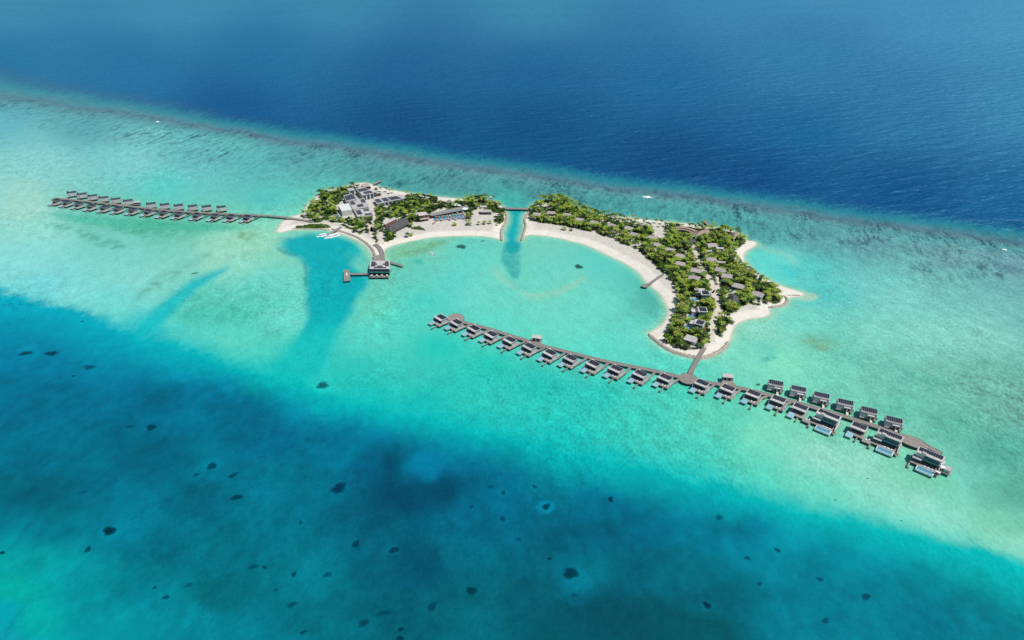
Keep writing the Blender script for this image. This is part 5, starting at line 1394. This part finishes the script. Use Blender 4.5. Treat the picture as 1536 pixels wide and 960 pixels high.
CORALS = [(38,530,10,4.5,DK,1,'left one of the two big dark coral heads near the left edge'),(77,530,10,4.5,DK,1,'right one of the two big dark coral heads near the left edge'),(134,551,11,4.5,(0,85,120),.85,'ragged coral patch right of and below the pair of dark ones'),(110,564,4,2,DKM,.7,'faint little coral spot left of the ragged patch'),
 (227,641,9,5,DK,1,'dark oval coral head in the upper left deep lagoon'),(195,640,7,3,DKM,.8,'smaller coral patch just left of the dark oval one'),(318,699,9,5.5,(0,70,90),1,'dark clustered coral head, top of a loose group of four'),(295,712,6,3,DKM,.8,'faint coral left in the loose group of four'),(349,713,9,4,(0,75,100),.9,'slanting coral patch right in the loose group of four'),(355,746,9,5.5,DK,1,'round dark coral head lowest in the loose group of four'),
 (164,796,12,7,(0,40,55),1.05,'biggest and darkest angular coral head in the lower left'),(132,824,6,5,(0,75,95),.9,'ring-shaped small coral below left of the biggest angular one'),(3,829,6,3,(0,60,80),1,'small dark coral cut by the left edge of the picture'),(508,732,14,8,(0,55,80),1,'wide two-lobed coral head left of the dark seabed hollow'),(534,816,7,5.5,DK,1,'round dark coral head, left of a pair below the hollow'),(591,825,8,6,DK,1,'dark two-part coral head, right of a pair below the hollow'),
 (484,578,12,5.5,(15,95,105),1,'dark green coral patch at the edge of the turquoise shallows below the basin'),(819,760,8,5,DK,1,'dark oval coral head in a pale halo, middle of the deep lagoon'),(754,778,5.5,4,DKM,1,'small coral head left of the oval one with a halo'),(916,749,5,4.5,(0,60,85),1,'small round dark coral head near the turquoise edge'),(856,860,11.5,10,(0,58,78),1.1,'very large round dark coral head inside a wide pale ring'),(707,886,10,6,(0,60,80),.95,'irregular coral head left of the very large round one'),
 (755,739,4.5,3.5,DKM,.95,'small coral spot in a pale ring above the middle'),(736,730,4,3,DKM,.95,'tiny coral spot left of the one in the small pale ring'),(802,730,4,3,DKM,.95,'tiny coral spot above the dark oval with halo'),(1061,908,7,5.5,(0,50,75),1,'round dark coral head near the bottom, right of centre'),(1166,825,5.5,4,DKM,1,'coral head upper right of a pair in the right deep lagoon'),(1121,837,5,3.5,DKM,1,'coral head lower left of a pair in the right deep lagoon'),
 (1230,869,6,3.5,DKM,.9,'small long coral patch in the right deep lagoon'),(1299,895,8,5.5,(0,80,105),1,'larger slanting coral head in the lower right'),(1238,931,7,4,DKM,.95,'coral patch near the bottom edge in the lower right'),(1139,876,5,3.5,DKM,.85,'faint coral spot between the small long patch and the round dark head'),(1079,776,7,5,(0,95,120),.8,'faint blurred coral spot below the bright slope'),
 (381,850,8,4,DKM,.85,'faint coral left of two lying side by side'),(397,851,4,3,(0,75,100),1,'small dark coral right of two lying side by side'),(441,861,5,4.5,(0,75,100),1,'small dark coral left of a pair near the lower middle'),(491,862,7,5,DKM,.9,'blurred coral right of a pair near the lower middle'),(438,907,8,5,(0,85,110),.9,'blurred coral with a dark top in the lower middle'),(455,948,6,3.5,(0,75,100),.9,'coral touching the bottom edge left of the centre'),
 (249,896,6,4.5,DKM,.85,'faint coral in the pale turquoise lower left'),(600,958,8,4,(0,60,80),1,'dark coral cut by the bottom edge'),(648,910,9,6,(0,75,98),.9,'blurred dark coral above the bottom edge, centre left'),(545,935,9,6.5,(0,75,100),.85,'broad faint coral left of the little dark one'),(601,944,5,4,(0,62,85),1,'little dark coral near the bottom edge'),(575,920,14,5,(0,80,100),.7,'long faint coral streak near the bottom'),
 (451,784,4,3,DKM,.95,'tiny coral spot below the wide two-lobed head'),(707,760,4,3,DKM,.9,'tiny coral spot left of centre in the deep lagoon'),(778,809,4.5,3,DKM,.9,'tiny coral spot in the middle of the deep lagoon'),(824,838,4,2.5,(0,60,85),1,'tiny coral spot upper left of the very large round head'),(861,893,4.5,3,DKM,.95,'tiny coral spot below the very large round head'),(414,885,3.5,2.5,DKM,.9,'tiny coral spot above the blurred one in the lower middle'),
 (868,400,8,3.4,(40,90,92),1.1,'crisp dark coral patch in the bright bay near the curved beach'),(692,370,7.5,4,(38,95,98),1.1,'crisp dark coral patch just off the western beach'),(724,361.5,4,1.2,(50,120,125),.9,'small dark streak by the left channel wall'),(1137,577,5.5,1.7,(55,120,100),1,'oval ring of dark rubble left of the boxy villas'),(292,410,6,1.6,(40,130,125),.9,'scatter of dark specks beside the narrow diagonal channel'),(123,482,3,1.6,(10,95,130),.9,'little dark speck on the upper left slope'),
 (232,881,4,3,DKM,.8,'faint small coral left of the blurred lower middle ones'),(283,877,5,4,(0,100,120),.7,'pale blurred coral spot in the lower left'),(126,738,5,2.5,(0,95,125),.8,'faint coral spot above the biggest angular one'),(1301,718,3,1,(60,130,110),.9,'tiny speck on the pale slope below the second two-storey villa'),(1253,750,2.5,1.2,(60,130,115),.9,'tiny speck on the pale slope, centre of three'),(1352,781,2.5,1.1,(60,130,110),.9,'tiny speck on the pale slope, right of three')]
for (u, v, a_, b_, c_, s_, lab) in CORALS: coral(u, v, a_, b_, c_, lab, s_)
# breaking swell on the reef crest
fo = M['foam'] = mat('foam', (.85, .87, .88), .9, .1, var=.08, scale=1.0)
def foam(u, v, L, W, rz, lab):
    p = P(u, v, 0); b = MB()
    for q in range(int(26 + L * 7)):
        fx = random.gauss(0, .26) * L; fy = random.gauss(0, .22) * W; sz = random.uniform(.25, .95) * (1.1 - min(1, abs(fx) / L * 1.6))
        n = 6; pts = [(fx + sz * 1.7 * random.uniform(.6, 1.2) * math.cos(2 * math.pi * i / n), fy + sz * random.uniform(.6, 1.2) * math.sin(2 * math.pi * i / n)) for i in range(n)]
        h = .12 + .5 * sz; zz = .012 + q * .0006
        for i in range(n):
            j = (i + 1) % n
            b.poly([(*pts[i], zz), (*pts[j], zz), (fx, fy, h)], fo)
    o = b.build('breaking_wave'); o.location = (p[0], p[1], 0); o.rotation_euler = (0, 0, rz); tag(o, lab, 'breaking wave', kind='structure')
foam(971, 295.6, 13, 6, R(-24), 'white breaking wave on the outer reef crest')
foam(237, 182.5, 8, 4, R(-20), 'small breaking wave on the reef crest at left')
foam(1507, 374.5, 4, 2, R(-20), 'small breaking wave at right')
# ------------------------------------------------------------------ vegetation
def palm_crown(seed, R0=3.0, n=15, droop=1.0):
    rg = random.Random(seed); V = []; F = []
    for i in range(n):
        az = 2 * math.pi * (i + rg.uniform(-.25, .25)) / n; L = R0 * rg.uniform(.85, 1.12); el = rg.uniform(.15, .95)
        pts = []; x = 0; z = 0; segs = 5
        for k in range(segs + 1):
            t = k / segs; ang = el - t * (1.35 + .5 * droop) * (1 - .3 * el)
            pts.append((x, z)); x += L / segs * math.cos(ang); z += L / segs * math.sin(ang)
        ca, sa = math.cos(az), math.sin(az)
        for k in range(segs):
            w0 = .52 * math.sin(math.pi * min(1, .18 + .82 * k / segs)) ** .7; w1 = .52 * math.sin(math.pi * min(.97, .18 + .82 * (k + 1) / segs)) ** .7
            for sg in (-1, 1):
                a = (pts[k][0], 0, pts[k][1]); b = (pts[k + 1][0], 0, pts[k + 1][1])
                j = rg.uniform(.75, 1.2)
                c = (pts[k + 1][0] + .12, sg * w1 * j, pts[k + 1][1] - w1 * .45); d = (pts[k][0] + .05, sg * w0 * j, pts[k][1] - w0 * .45)
                q = len(V)
                for p in (a, b, c, d): V.append((p[0] * ca - p[1] * sa, p[0] * sa + p[1] * ca, p[2]))
                F.append((q, q + 1, q + 2, q + 3))
    return np.array(V), np.array(F)
def palm_trunk(seed, H=7.0):
    rg = random.Random(seed); lean = rg.uniform(0, .8); az = rg.uniform(0, 6.28); n = 6; V = []; F = []; S = 5
    for k in range(S + 1):
        t = k / S; cx = lean * t * t * math.cos(az); cy = lean * t * t * math.sin(az); r = .22 * (1 - .45 * t)
        for i in range(n): a = 2 * math.pi * i / n; V.append((cx + r * math.cos(a), cy + r * math.sin(a), H * t - .2))
    for k in range(S):
        for i in range(n):
            a = k * n; F.append((a + i, a + (i + 1) % n, a + n + (i + 1) % n, a + n + i))
    return np.array(V), np.array(F), (lean * math.cos(az), lean * math.sin(az), H - .2)
def tree_crown(seed, n=300, rx=2.6, rz=1.9):
    rg = np.random.default_rng(seed); lobes = [(rg.uniform(-.55, .55) * rx, rg.uniform(-.55, .55) * rx, rg.uniform(-.3, .45) * rz, rg.uniform(.45, .75) * rx) for _ in range(6)]
    V = []; F = []
    for _ in range(n):
        lx, ly, lz, lr = lobes[rg.integers(len(lobes))]
        d = rg.normal(size=3); d /= np.linalg.norm(d); d[2] = d[2] if d[2] > -.4 else -d[2]
        r = lr * rg.uniform(.7, 1.05); c = np.array([lx, ly, lz]) + d * r * np.array([1, 1, .75])
        nrm = d + rg.normal(size=3) * .55; nrm /= np.linalg.norm(nrm)
        t = np.cross(nrm, rg.normal(size=3)); t /= np.linalg.norm(t); b = np.cross(nrm, t); s = rg.uniform(.28, .55)
        q = len(V); V += [c + t * s * 1.3, c + b * s * .8, c - t * s * 1.3, c - b * s * .8]; F.append((q, q + 1, q + 2, q + 3))
    return np.array(V), np.array(F)
def tree_trunk(seed, H=2.6):
    rg = random.Random(seed); b = MB(); b.cyl(0, 0, -.3, H * .55, .2, M['bark'], 6, .14)
    for i in range(4):
        a = i * 1.6 + rg.random(); b.cyl(0, 0, H * .5, H * 1.15, .11, M['bark'], 5, .04, axis=(math.cos(a) * 1.1, math.sin(a) * 1.1))
    return b
PC = [palm_crown(s, R0, n, dr) for s, R0, n, dr in ((1, 3.4, 14, 1.0), (2, 3.0, 12, 1.3), (3, 3.7, 15, .8), (4, 2.8, 11, 1.1))]
PT = [palm_trunk(s, 1.0) for s in (11, 12, 13)]
TC = [tree_crown(s, n, rx, rz) for s, n, rx, rz in ((1, 300, 2.7, 1.9), (2, 260, 2.3, 1.7), (3, 340, 3.0, 1.8), (4, 220, 2.0, 1.6))]
def build_palm(ci, ti, H, m):
    r = empty('coconut_palm', (0, 0, 0)); V, F, top = palm_trunk(11 + ti, H)
    np_mesh('trunk', V, F, [M['trunk']], True, r); CV, CF = PC[ci]
    c = np_mesh('crown', CV + np.array(top), CF, [M[m]], False, r); return r
def build_tree(ci, H, m):
    r = empty('broadleaf_tree', (0, 0, 0)); tree_trunk(ci + 5, H).build('trunk', r); CV, CF = TC[ci]
    np_mesh('crown', CV + np.array([0, 0, H + .4]), CF, [M[m]], False, r); return r

blds = BLD
def near_block(x, y):
    """returns max plant height allowed here (0: none)"""
    mh = 99.0
    for (bx, by, br, bh, poly) in blds:
        d = math.hypot(x - bx, y - by)
        if poly is not None and len(poly) == 4:
            X = np.array([x]); Y = np.array([y]); sd = float(sdist(X, Y, poly)[0])
            if sd > -1.2: return 0
            dd = -sd
        else:
            if d < br: return 0
            dd = d - br
        # toward the viewer keep the roof in sight, as the gardeners' low planting in the photograph does
        if dd < 9 and (by - y) > 0.35 * d: mh = min(mh, max(1.6, (bh - G) * .72 + dd * .5))
        elif dd < 2.0: mh = min(mh, 5.5)
    return mh
def path_d(x, y):
    X = np.array([x]); Y = np.array([y]); m = 99
    for p, w in PATHSW: m = min(m, float(seg_dist(X, Y, p)[0]) - w)
    return m
rg = random.Random(5)
cand = []
areas = [(VEG[0], 3.3), (VEG[1], 3.0), (VEG[2], 3.9), (VEG[3], 2.6), (VEG[4], 2.6), (VEG[5], 2.8)]
for k, (poly, sp) in enumerate(areas):
    a = np.array(poly); x0, y0 = a.min(0); x1, y1 = a.max(0)
    gx = np.arange(x0, x1, sp); gy = np.arange(y0, y1, sp); X, Y = np.meshgrid(gx, gy)
    X = X + RNG.uniform(-.45, .45, X.shape) * sp; Y = Y + RNG.uniform(-.45, .45, Y.shape) * sp
    sd = sdist(X, Y, poly).ravel(); X = X.ravel(); Y = Y.ravel()
    dens = fbm(X / 22, Y / 22, 90 + k, 2)
    for x, y, s, dn in zip(X, Y, sd, dens):
        if s < .3: continue
        if rg.random() < (.12 if k == 0 else .20) or (dn < -.30 and k in (0, 2) and rg.random() < .75): continue
        pd = path_d(x, y)
        if pd < .4: continue
        mh = near_block(x, y)
        if mh <= 0: continue
        cand.append([x, y, mh, dn, k, s, min(s, pd)])
palms, trees, bushes = [], [], []
for x, y, mh, dn, k, s, ed in cand:
    u, v = UV(x, y, 0)
    pn = vnoise(np.array([x / 14.0]), np.array([y / 14.0]), 5)[0]
    ppalm = {0: .74, 1: .4, 2: .46, 3: 0, 4: 0, 5: .2}[k]
    if k == 0 and v < 400: ppalm = .80
    if k in (3, 4): bushes.append((x, y, rg.uniform(.6, .9))); continue
    H = rg.uniform(4.4, 8.0) if rg.random() < .75 else rg.uniform(2.6, 4.5)
    if ed < 2.5: H *= .75
    if rg.random() < ppalm * (.5 + pn):
        H = min(H, mh - 1.0)
        if H < 2.0: bushes.append((x, y, rg.uniform(.5, .8)))
        else: palms.append((x, y, H, 0))
    else:
        if mh < 3.2 or rg.random() < .35: bushes.append((x, y, rg.uniform(.5, .85)))
        else: trees.append((x, y, min(rg.uniform(2.0, 4.2), mh - 1.6)))
ISO = []
for (ox, oy, dy, L_) in ((880,310,65,[(160,60),(210,90),(260,110),(300,110),(330,100),(345,150),(420,90),(440,160),(495,140),(565,125),(625,155),(660,170),(715,185),(750,195),(875,180),(935,240),(975,235),(1150,235),(1090,270),(1170,320),(1215,330),(1330,250),(1430,270),(1400,330),(1510,330)]),
        (780,290,80,[(960,215),(995,220),(1060,215),(1150,220),(1215,255),(1250,255),(1305,295),(1440,320),(1490,350)]),
        (980,325,65,[(50,60),(150,80),(235,130),(360,150),(690,150),(805,180),(860,125),(1155,120),(950,100),(1105,60)]),
        (450,268,95,[(105,530),(240,450),(270,470),(330,430),(350,450),(240,540),(740,190),(590,270),(430,270),(430,330),(530,290),(1015,110),(1140,120),(1470,200)]),
        (560,280,85,[(60,40),(135,20),(250,20),(320,55),(380,40),(775,150),(845,180),(720,160)]),
        (660,280,100,[(600,165),(690,170),(720,175),(760,175),(790,170),(825,165),(860,140),(885,165),(920,170),(1015,190),(580,225),(640,235),(690,235),(1060,290),(1100,330),(1150,340)])):
    for x, y in L_: ISO.append((ox + x / 12.8, oy + (y + dy) / 12.8, dy / 12.8))
def scale_at(v):
    th = PITCH + math.atan((v - 480) / FPX); return FPX * math.sin(th) / CAM_H / math.cos(th - PITCH), math.cos(th)
for (u, v, dy) in ISO:
    p = P(u, v, G); k, c = scale_at(v); H = min(9.5, max(4.5, dy / (k * c)))
    palms.append((p[0], p[1], H, 2))
for (u, v, H) in ((611,355.5,3.0),(617,353.8,2.4),(682,338,2.4),(703,337,4.0),(701,338.5,3.0),(706,338,3.2),(718,337.5,2.8),(727,336.5,3.0),(735,335.5,3.4),(745,338,2.6),(846,344.6,2.2),(857,346,2.2),(590,347,4.0)):
    p = P(u, v, G); palms.append((p[0], p[1], H, 3))
def app_size(x, y): return FPX / math.sqrt(x * x + y * y + CAM_H ** 2)
pal = sorted(palms, key=lambda q: -(app_size(q[0], q[1]) * (1 + (.9 if q[3] else 0)) * (q[2] + 4)))
tre = sorted(trees, key=lambda q: -app_size(q[0], q[1]))
# landmarks for the labels
LM = [('the southern tip seawall', 1030, 525), ('the southernmost solar-roofed villa', 1050, 492), ('the middle solar-roofed villa', 1054, 470), ('the northernmost solar-roofed villa', 1058, 445), ('the villa with round pool', 1036, 422),
      ('the jetty on the curved beach', 1003, 414), ('the charcoal pavilion', 1100, 450), ('the eastern sand point', 1165, 440), ('the joined pair of grey roofs', 1086, 409), ('the eastern crescent beach', 1115, 388), ('the middle right grove', 1067, 380),
      ('the spa buildings', 1045, 350), ('the brown-roofed corner pavilion', 1104, 356), ('the sandy clearing', 998, 350), ('the widest lagoon beach', 930, 360), ('the seventh grey roof', 943, 343), ('the fifth grey roof', 892, 334), ('the third grey roof', 850, 322),
      ('the first grey roof by the bridge', 806, 322), ("the eastern island's north beach", 930, 322), ('the left channel wall', 750, 325), ('the beige beach kiosk', 728, 320), ('the colourful pool', 680, 325), ('the two-tier brown house', 632, 325), ('the charcoal beach pavilion', 595, 340),
      ('the causeway to the pavilion', 558, 360), ("the western island's north beach", 640, 298), ('the long solar-roofed building', 590, 305), ('the plain white box building', 517, 318), ('the western white beach', 455, 325), ('the boat jetty', 510, 338), ('the north-west shore', 490, 292), ('the small cove bushes', 1085, 490)]
LMW = [(n, *P(u, v, G)[:2]) for n, u, v in LM]
def landmark(x, y):
    i = min(range(len(LMW)), key=lambda k: (LMW[k][1] - x) ** 2 + (LMW[k][2] - y) ** 2)
    n, lx, ly = LMW[i]; dx, dy = x - lx, y - ly
    d = 'close beside' if math.hypot(dx, dy) < 7 else ('right of' if dx > abs(dy) else 'left of' if -dx > abs(dy) else 'behind' if dy > 0 else 'in front of')
    return d, n
hw = lambda H: 'short' if H < 4 else 'tall' if H > 6.6 else 'mid-height'
protos = {}
def hb(H): return min((2.2, 3.2, 4.4, 5.6, 6.8, 8.0, 9.2), key=lambda a: abs(a - H))
for i, (x, y, H, iso) in enumerate(pal[:300]):
    ci = rg.randrange(4); dark = rg.random() < (.62 if iso == 2 else .28); m = 'frond_dark' if dark else 'frond'; Hb = hb(H); key = (ci, Hb, m)
    if key not in protos: o = protos[key] = build_palm(ci, rg.randrange(3), Hb, m)
    else: o = copy_tree(protos[key])
    o.location = (x, y, G - .05); o.rotation_euler = (0, 0, rg.uniform(0, 6.28)); s = rg.uniform(.86, 1.16); 
    if iso == 2: s *= .85
    o.scale = (s, s, 1.0 if H > 3 else s)
    d, n = landmark(x, y)
    tag(o, '%s %s palm %s%s %s' % (hw(H), 'dark' if dark else 'yellow-green', 'on open sand ' if iso else '', d, n), 'palm tree', 'coconut palms ' + d + ' ' + n)
protos = {}
for i, (x, y, H) in enumerate(tre[:300]):
    ci = rg.randrange(4); dark = rg.random() < .45; m = 'leaf_dark' if dark else 'leaf'; Hb = min((1.6, 2.4, 3.2, 4.0), key=lambda a: abs(a - H)); key = (ci, Hb, m)
    if key not in protos: o = protos[key] = build_tree(ci, Hb, m)
    else: o = copy_tree(protos[key])
    o.location = (x, y, G - .05); o.rotation_euler = (0, 0, rg.uniform(0, 6.28)); s = rg.uniform(.8, 1.2); o.scale = (s, s, s)
    d, n = landmark(x, y)
    tag(o, '%s %s broadleaf tree %s %s' % ('low' if H < 2.6 else 'larger', 'deep green' if dark else 'bright green', d, n), 'tree', 'broadleaf trees ' + d + ' ' + n)
def merge(name, items, tmpl, mats, lab, cat):
    VV_, FF_, MM_ = [], [], []; off = 0
    for (x, y, z, s, rz, ti, mi) in items:
        V, F = tmpl[ti]; c, s_ = math.cos(rz), math.sin(rz)
        Vn = np.stack([V[:, 0] * c - V[:, 1] * s_, V[:, 0] * s_ + V[:, 1] * c, V[:, 2]], -1) * s + np.array([x, y, z])
        VV_.append(Vn); FF_.append(F + off); off += len(V); MM_.append(np.full(len(F), mi))
    if not VV_: return
    o = np_mesh(name, np.concatenate(VV_), np.concatenate(FF_), mats, False, None, np.concatenate(MM_)); tag(o, lab, cat, kind='stuff'); return o
mp = []
fr = [M['frond'], M['frond_dark'], M['trunk']]
tr_t = [(V * np.array([1, 1, 1]), F) for V, F, t in PT]
for (x, y, H, iso) in pal[300:]:
    mp.append((x, y, G + H, rg.uniform(.85, 1.12), rg.uniform(0, 6), rg.randrange(4), 1 if rg.random() < .3 else 0))
VT = []
o = merge('palm_grove', mp, PC, fr, 'dense far-off palms filling the groves on both islands', 'palms')
def trunks(name, items, parent):
    V_, F_, off = [], [], 0
    for (x, y, H) in items:
        V, F, t = palm_trunk(3, H); V_.append(V + np.array([x, y, G])); F_.append(F + off); off += len(V)
    if V_:
        np_mesh(name, np.concatenate(V_), np.concatenate(F_), [M['trunk']], True, parent)
if o: trunks('trunks', [(q[0], q[1], q[2]) for q in pal[300:]], o)
mt = [(x, y, G + H + .3, rg.uniform(.8, 1.15), rg.uniform(0, 6), rg.randrange(4), 1 if rg.random() < .5 else 0) for (x, y, H) in tre[300:]]
merge('tree_canopy', mt, TC, [M['leaf'], M['leaf_dark']], 'far-off broadleaf tree tops merging into one canopy', 'trees')
mb = [(x, y, G + .5, s * .85, rg.uniform(0, 6), rg.randrange(4), 1 if rg.random() < .35 else 0) for (x, y, s) in bushes]
# leafy ground cover between the trees
uc = []
for k, poly in enumerate(VEG):
    a = np.array(poly); x0, y0 = a.min(0); x1, y1 = a.max(0); n = int((x1 - x0) * (y1 - y0) * (.17 if k in (0, 1) else .22) * (2.2 if k > 2 else 1))
    X = RNG.uniform(x0, x1, n); Y = RNG.uniform(y0, y1, n); sd = sdist(X, Y, poly)
    den = fbm(X / 10, Y / 10, 33, 3)
    pdm = np.full(n, 99.0)
    for p, w in PATHSW: pdm = np.minimum(pdm, seg_dist(X, Y, p) - w)
    ok = (sd > 0.2) & (pdm > .1) & (den > (-.16 if k in (0, 1) else -.14))
    for (bx, by, br, bh, pl) in BLD: ok &= ((X - bx) ** 2 + (Y - by) ** 2 > (br * .9) ** 2)
    for x, y in zip(X[ok], Y[ok]): uc.append((x, y, G + .15, rg.uniform(.42, .75), rg.uniform(0, 6), rg.randrange(4), 1 if rg.random() < .4 else 0))
small = []
for V, F in TC:
    sel = F[::3]; idx = sel.ravel(); small.append((V[idx] * np.array([1, 1, .7]), np.arange(len(idx)).reshape(-1, 4)))
merge('undergrowth', mb + uc, [TC[0], TC[1], TC[2], TC[3]] if False else small, [M['leaf'], M['leaf_dark']], 'low shrubs and ground cover under and between the trees', 'ground cover')
print('PALMS', len(palms), 'TREES', len(trees), 'BUSH', len(bushes), 'UC', len(uc))
# grass lawn patches and paths
def sheet(name, px, m, dz, lab=None, cat=None):
    pts = smooth_closed(W2(px, G), 2); o = MB().prism(pts, G + .10, G + .16 + dz, M[m]).build(name); tag(o, kind='structure'); return o
M['lawn'] = mat('lawn_grass', (0.075, 0.15, 0.02), .95, .1, var=.3, scale=.5, c2=(.13, .21, .035))
sheet('lawn', [(1082,357),(1090,353),(1103,357),(1112,362),(1106,368),(1098,370),(1088,367)], 'lawn', .0)
sheet('lawn', [(440,341),(455,338),(475,336),(490,337),(499,341),(480,341.5),(456,341.5)], 'lawn', .0)
sheet('lawn', [(995,354),(1012,355),(1019,359),(1012,363),(998,360)], 'lawn', .0)
for pw_, w_ in PATHSW:
    o = strip_mesh(resample(smooth_open(pw_, 1), 3.0), w_ * 1.5, G + .09, G + .15, M['path'], 'path', None); tag(o, kind='structure')

for o_ in COL.objects:
    l_ = o_.get('label')
    if l_ and len(l_.replace('-', ' ').split()) > 16: print('LONG', o_.name, l_)
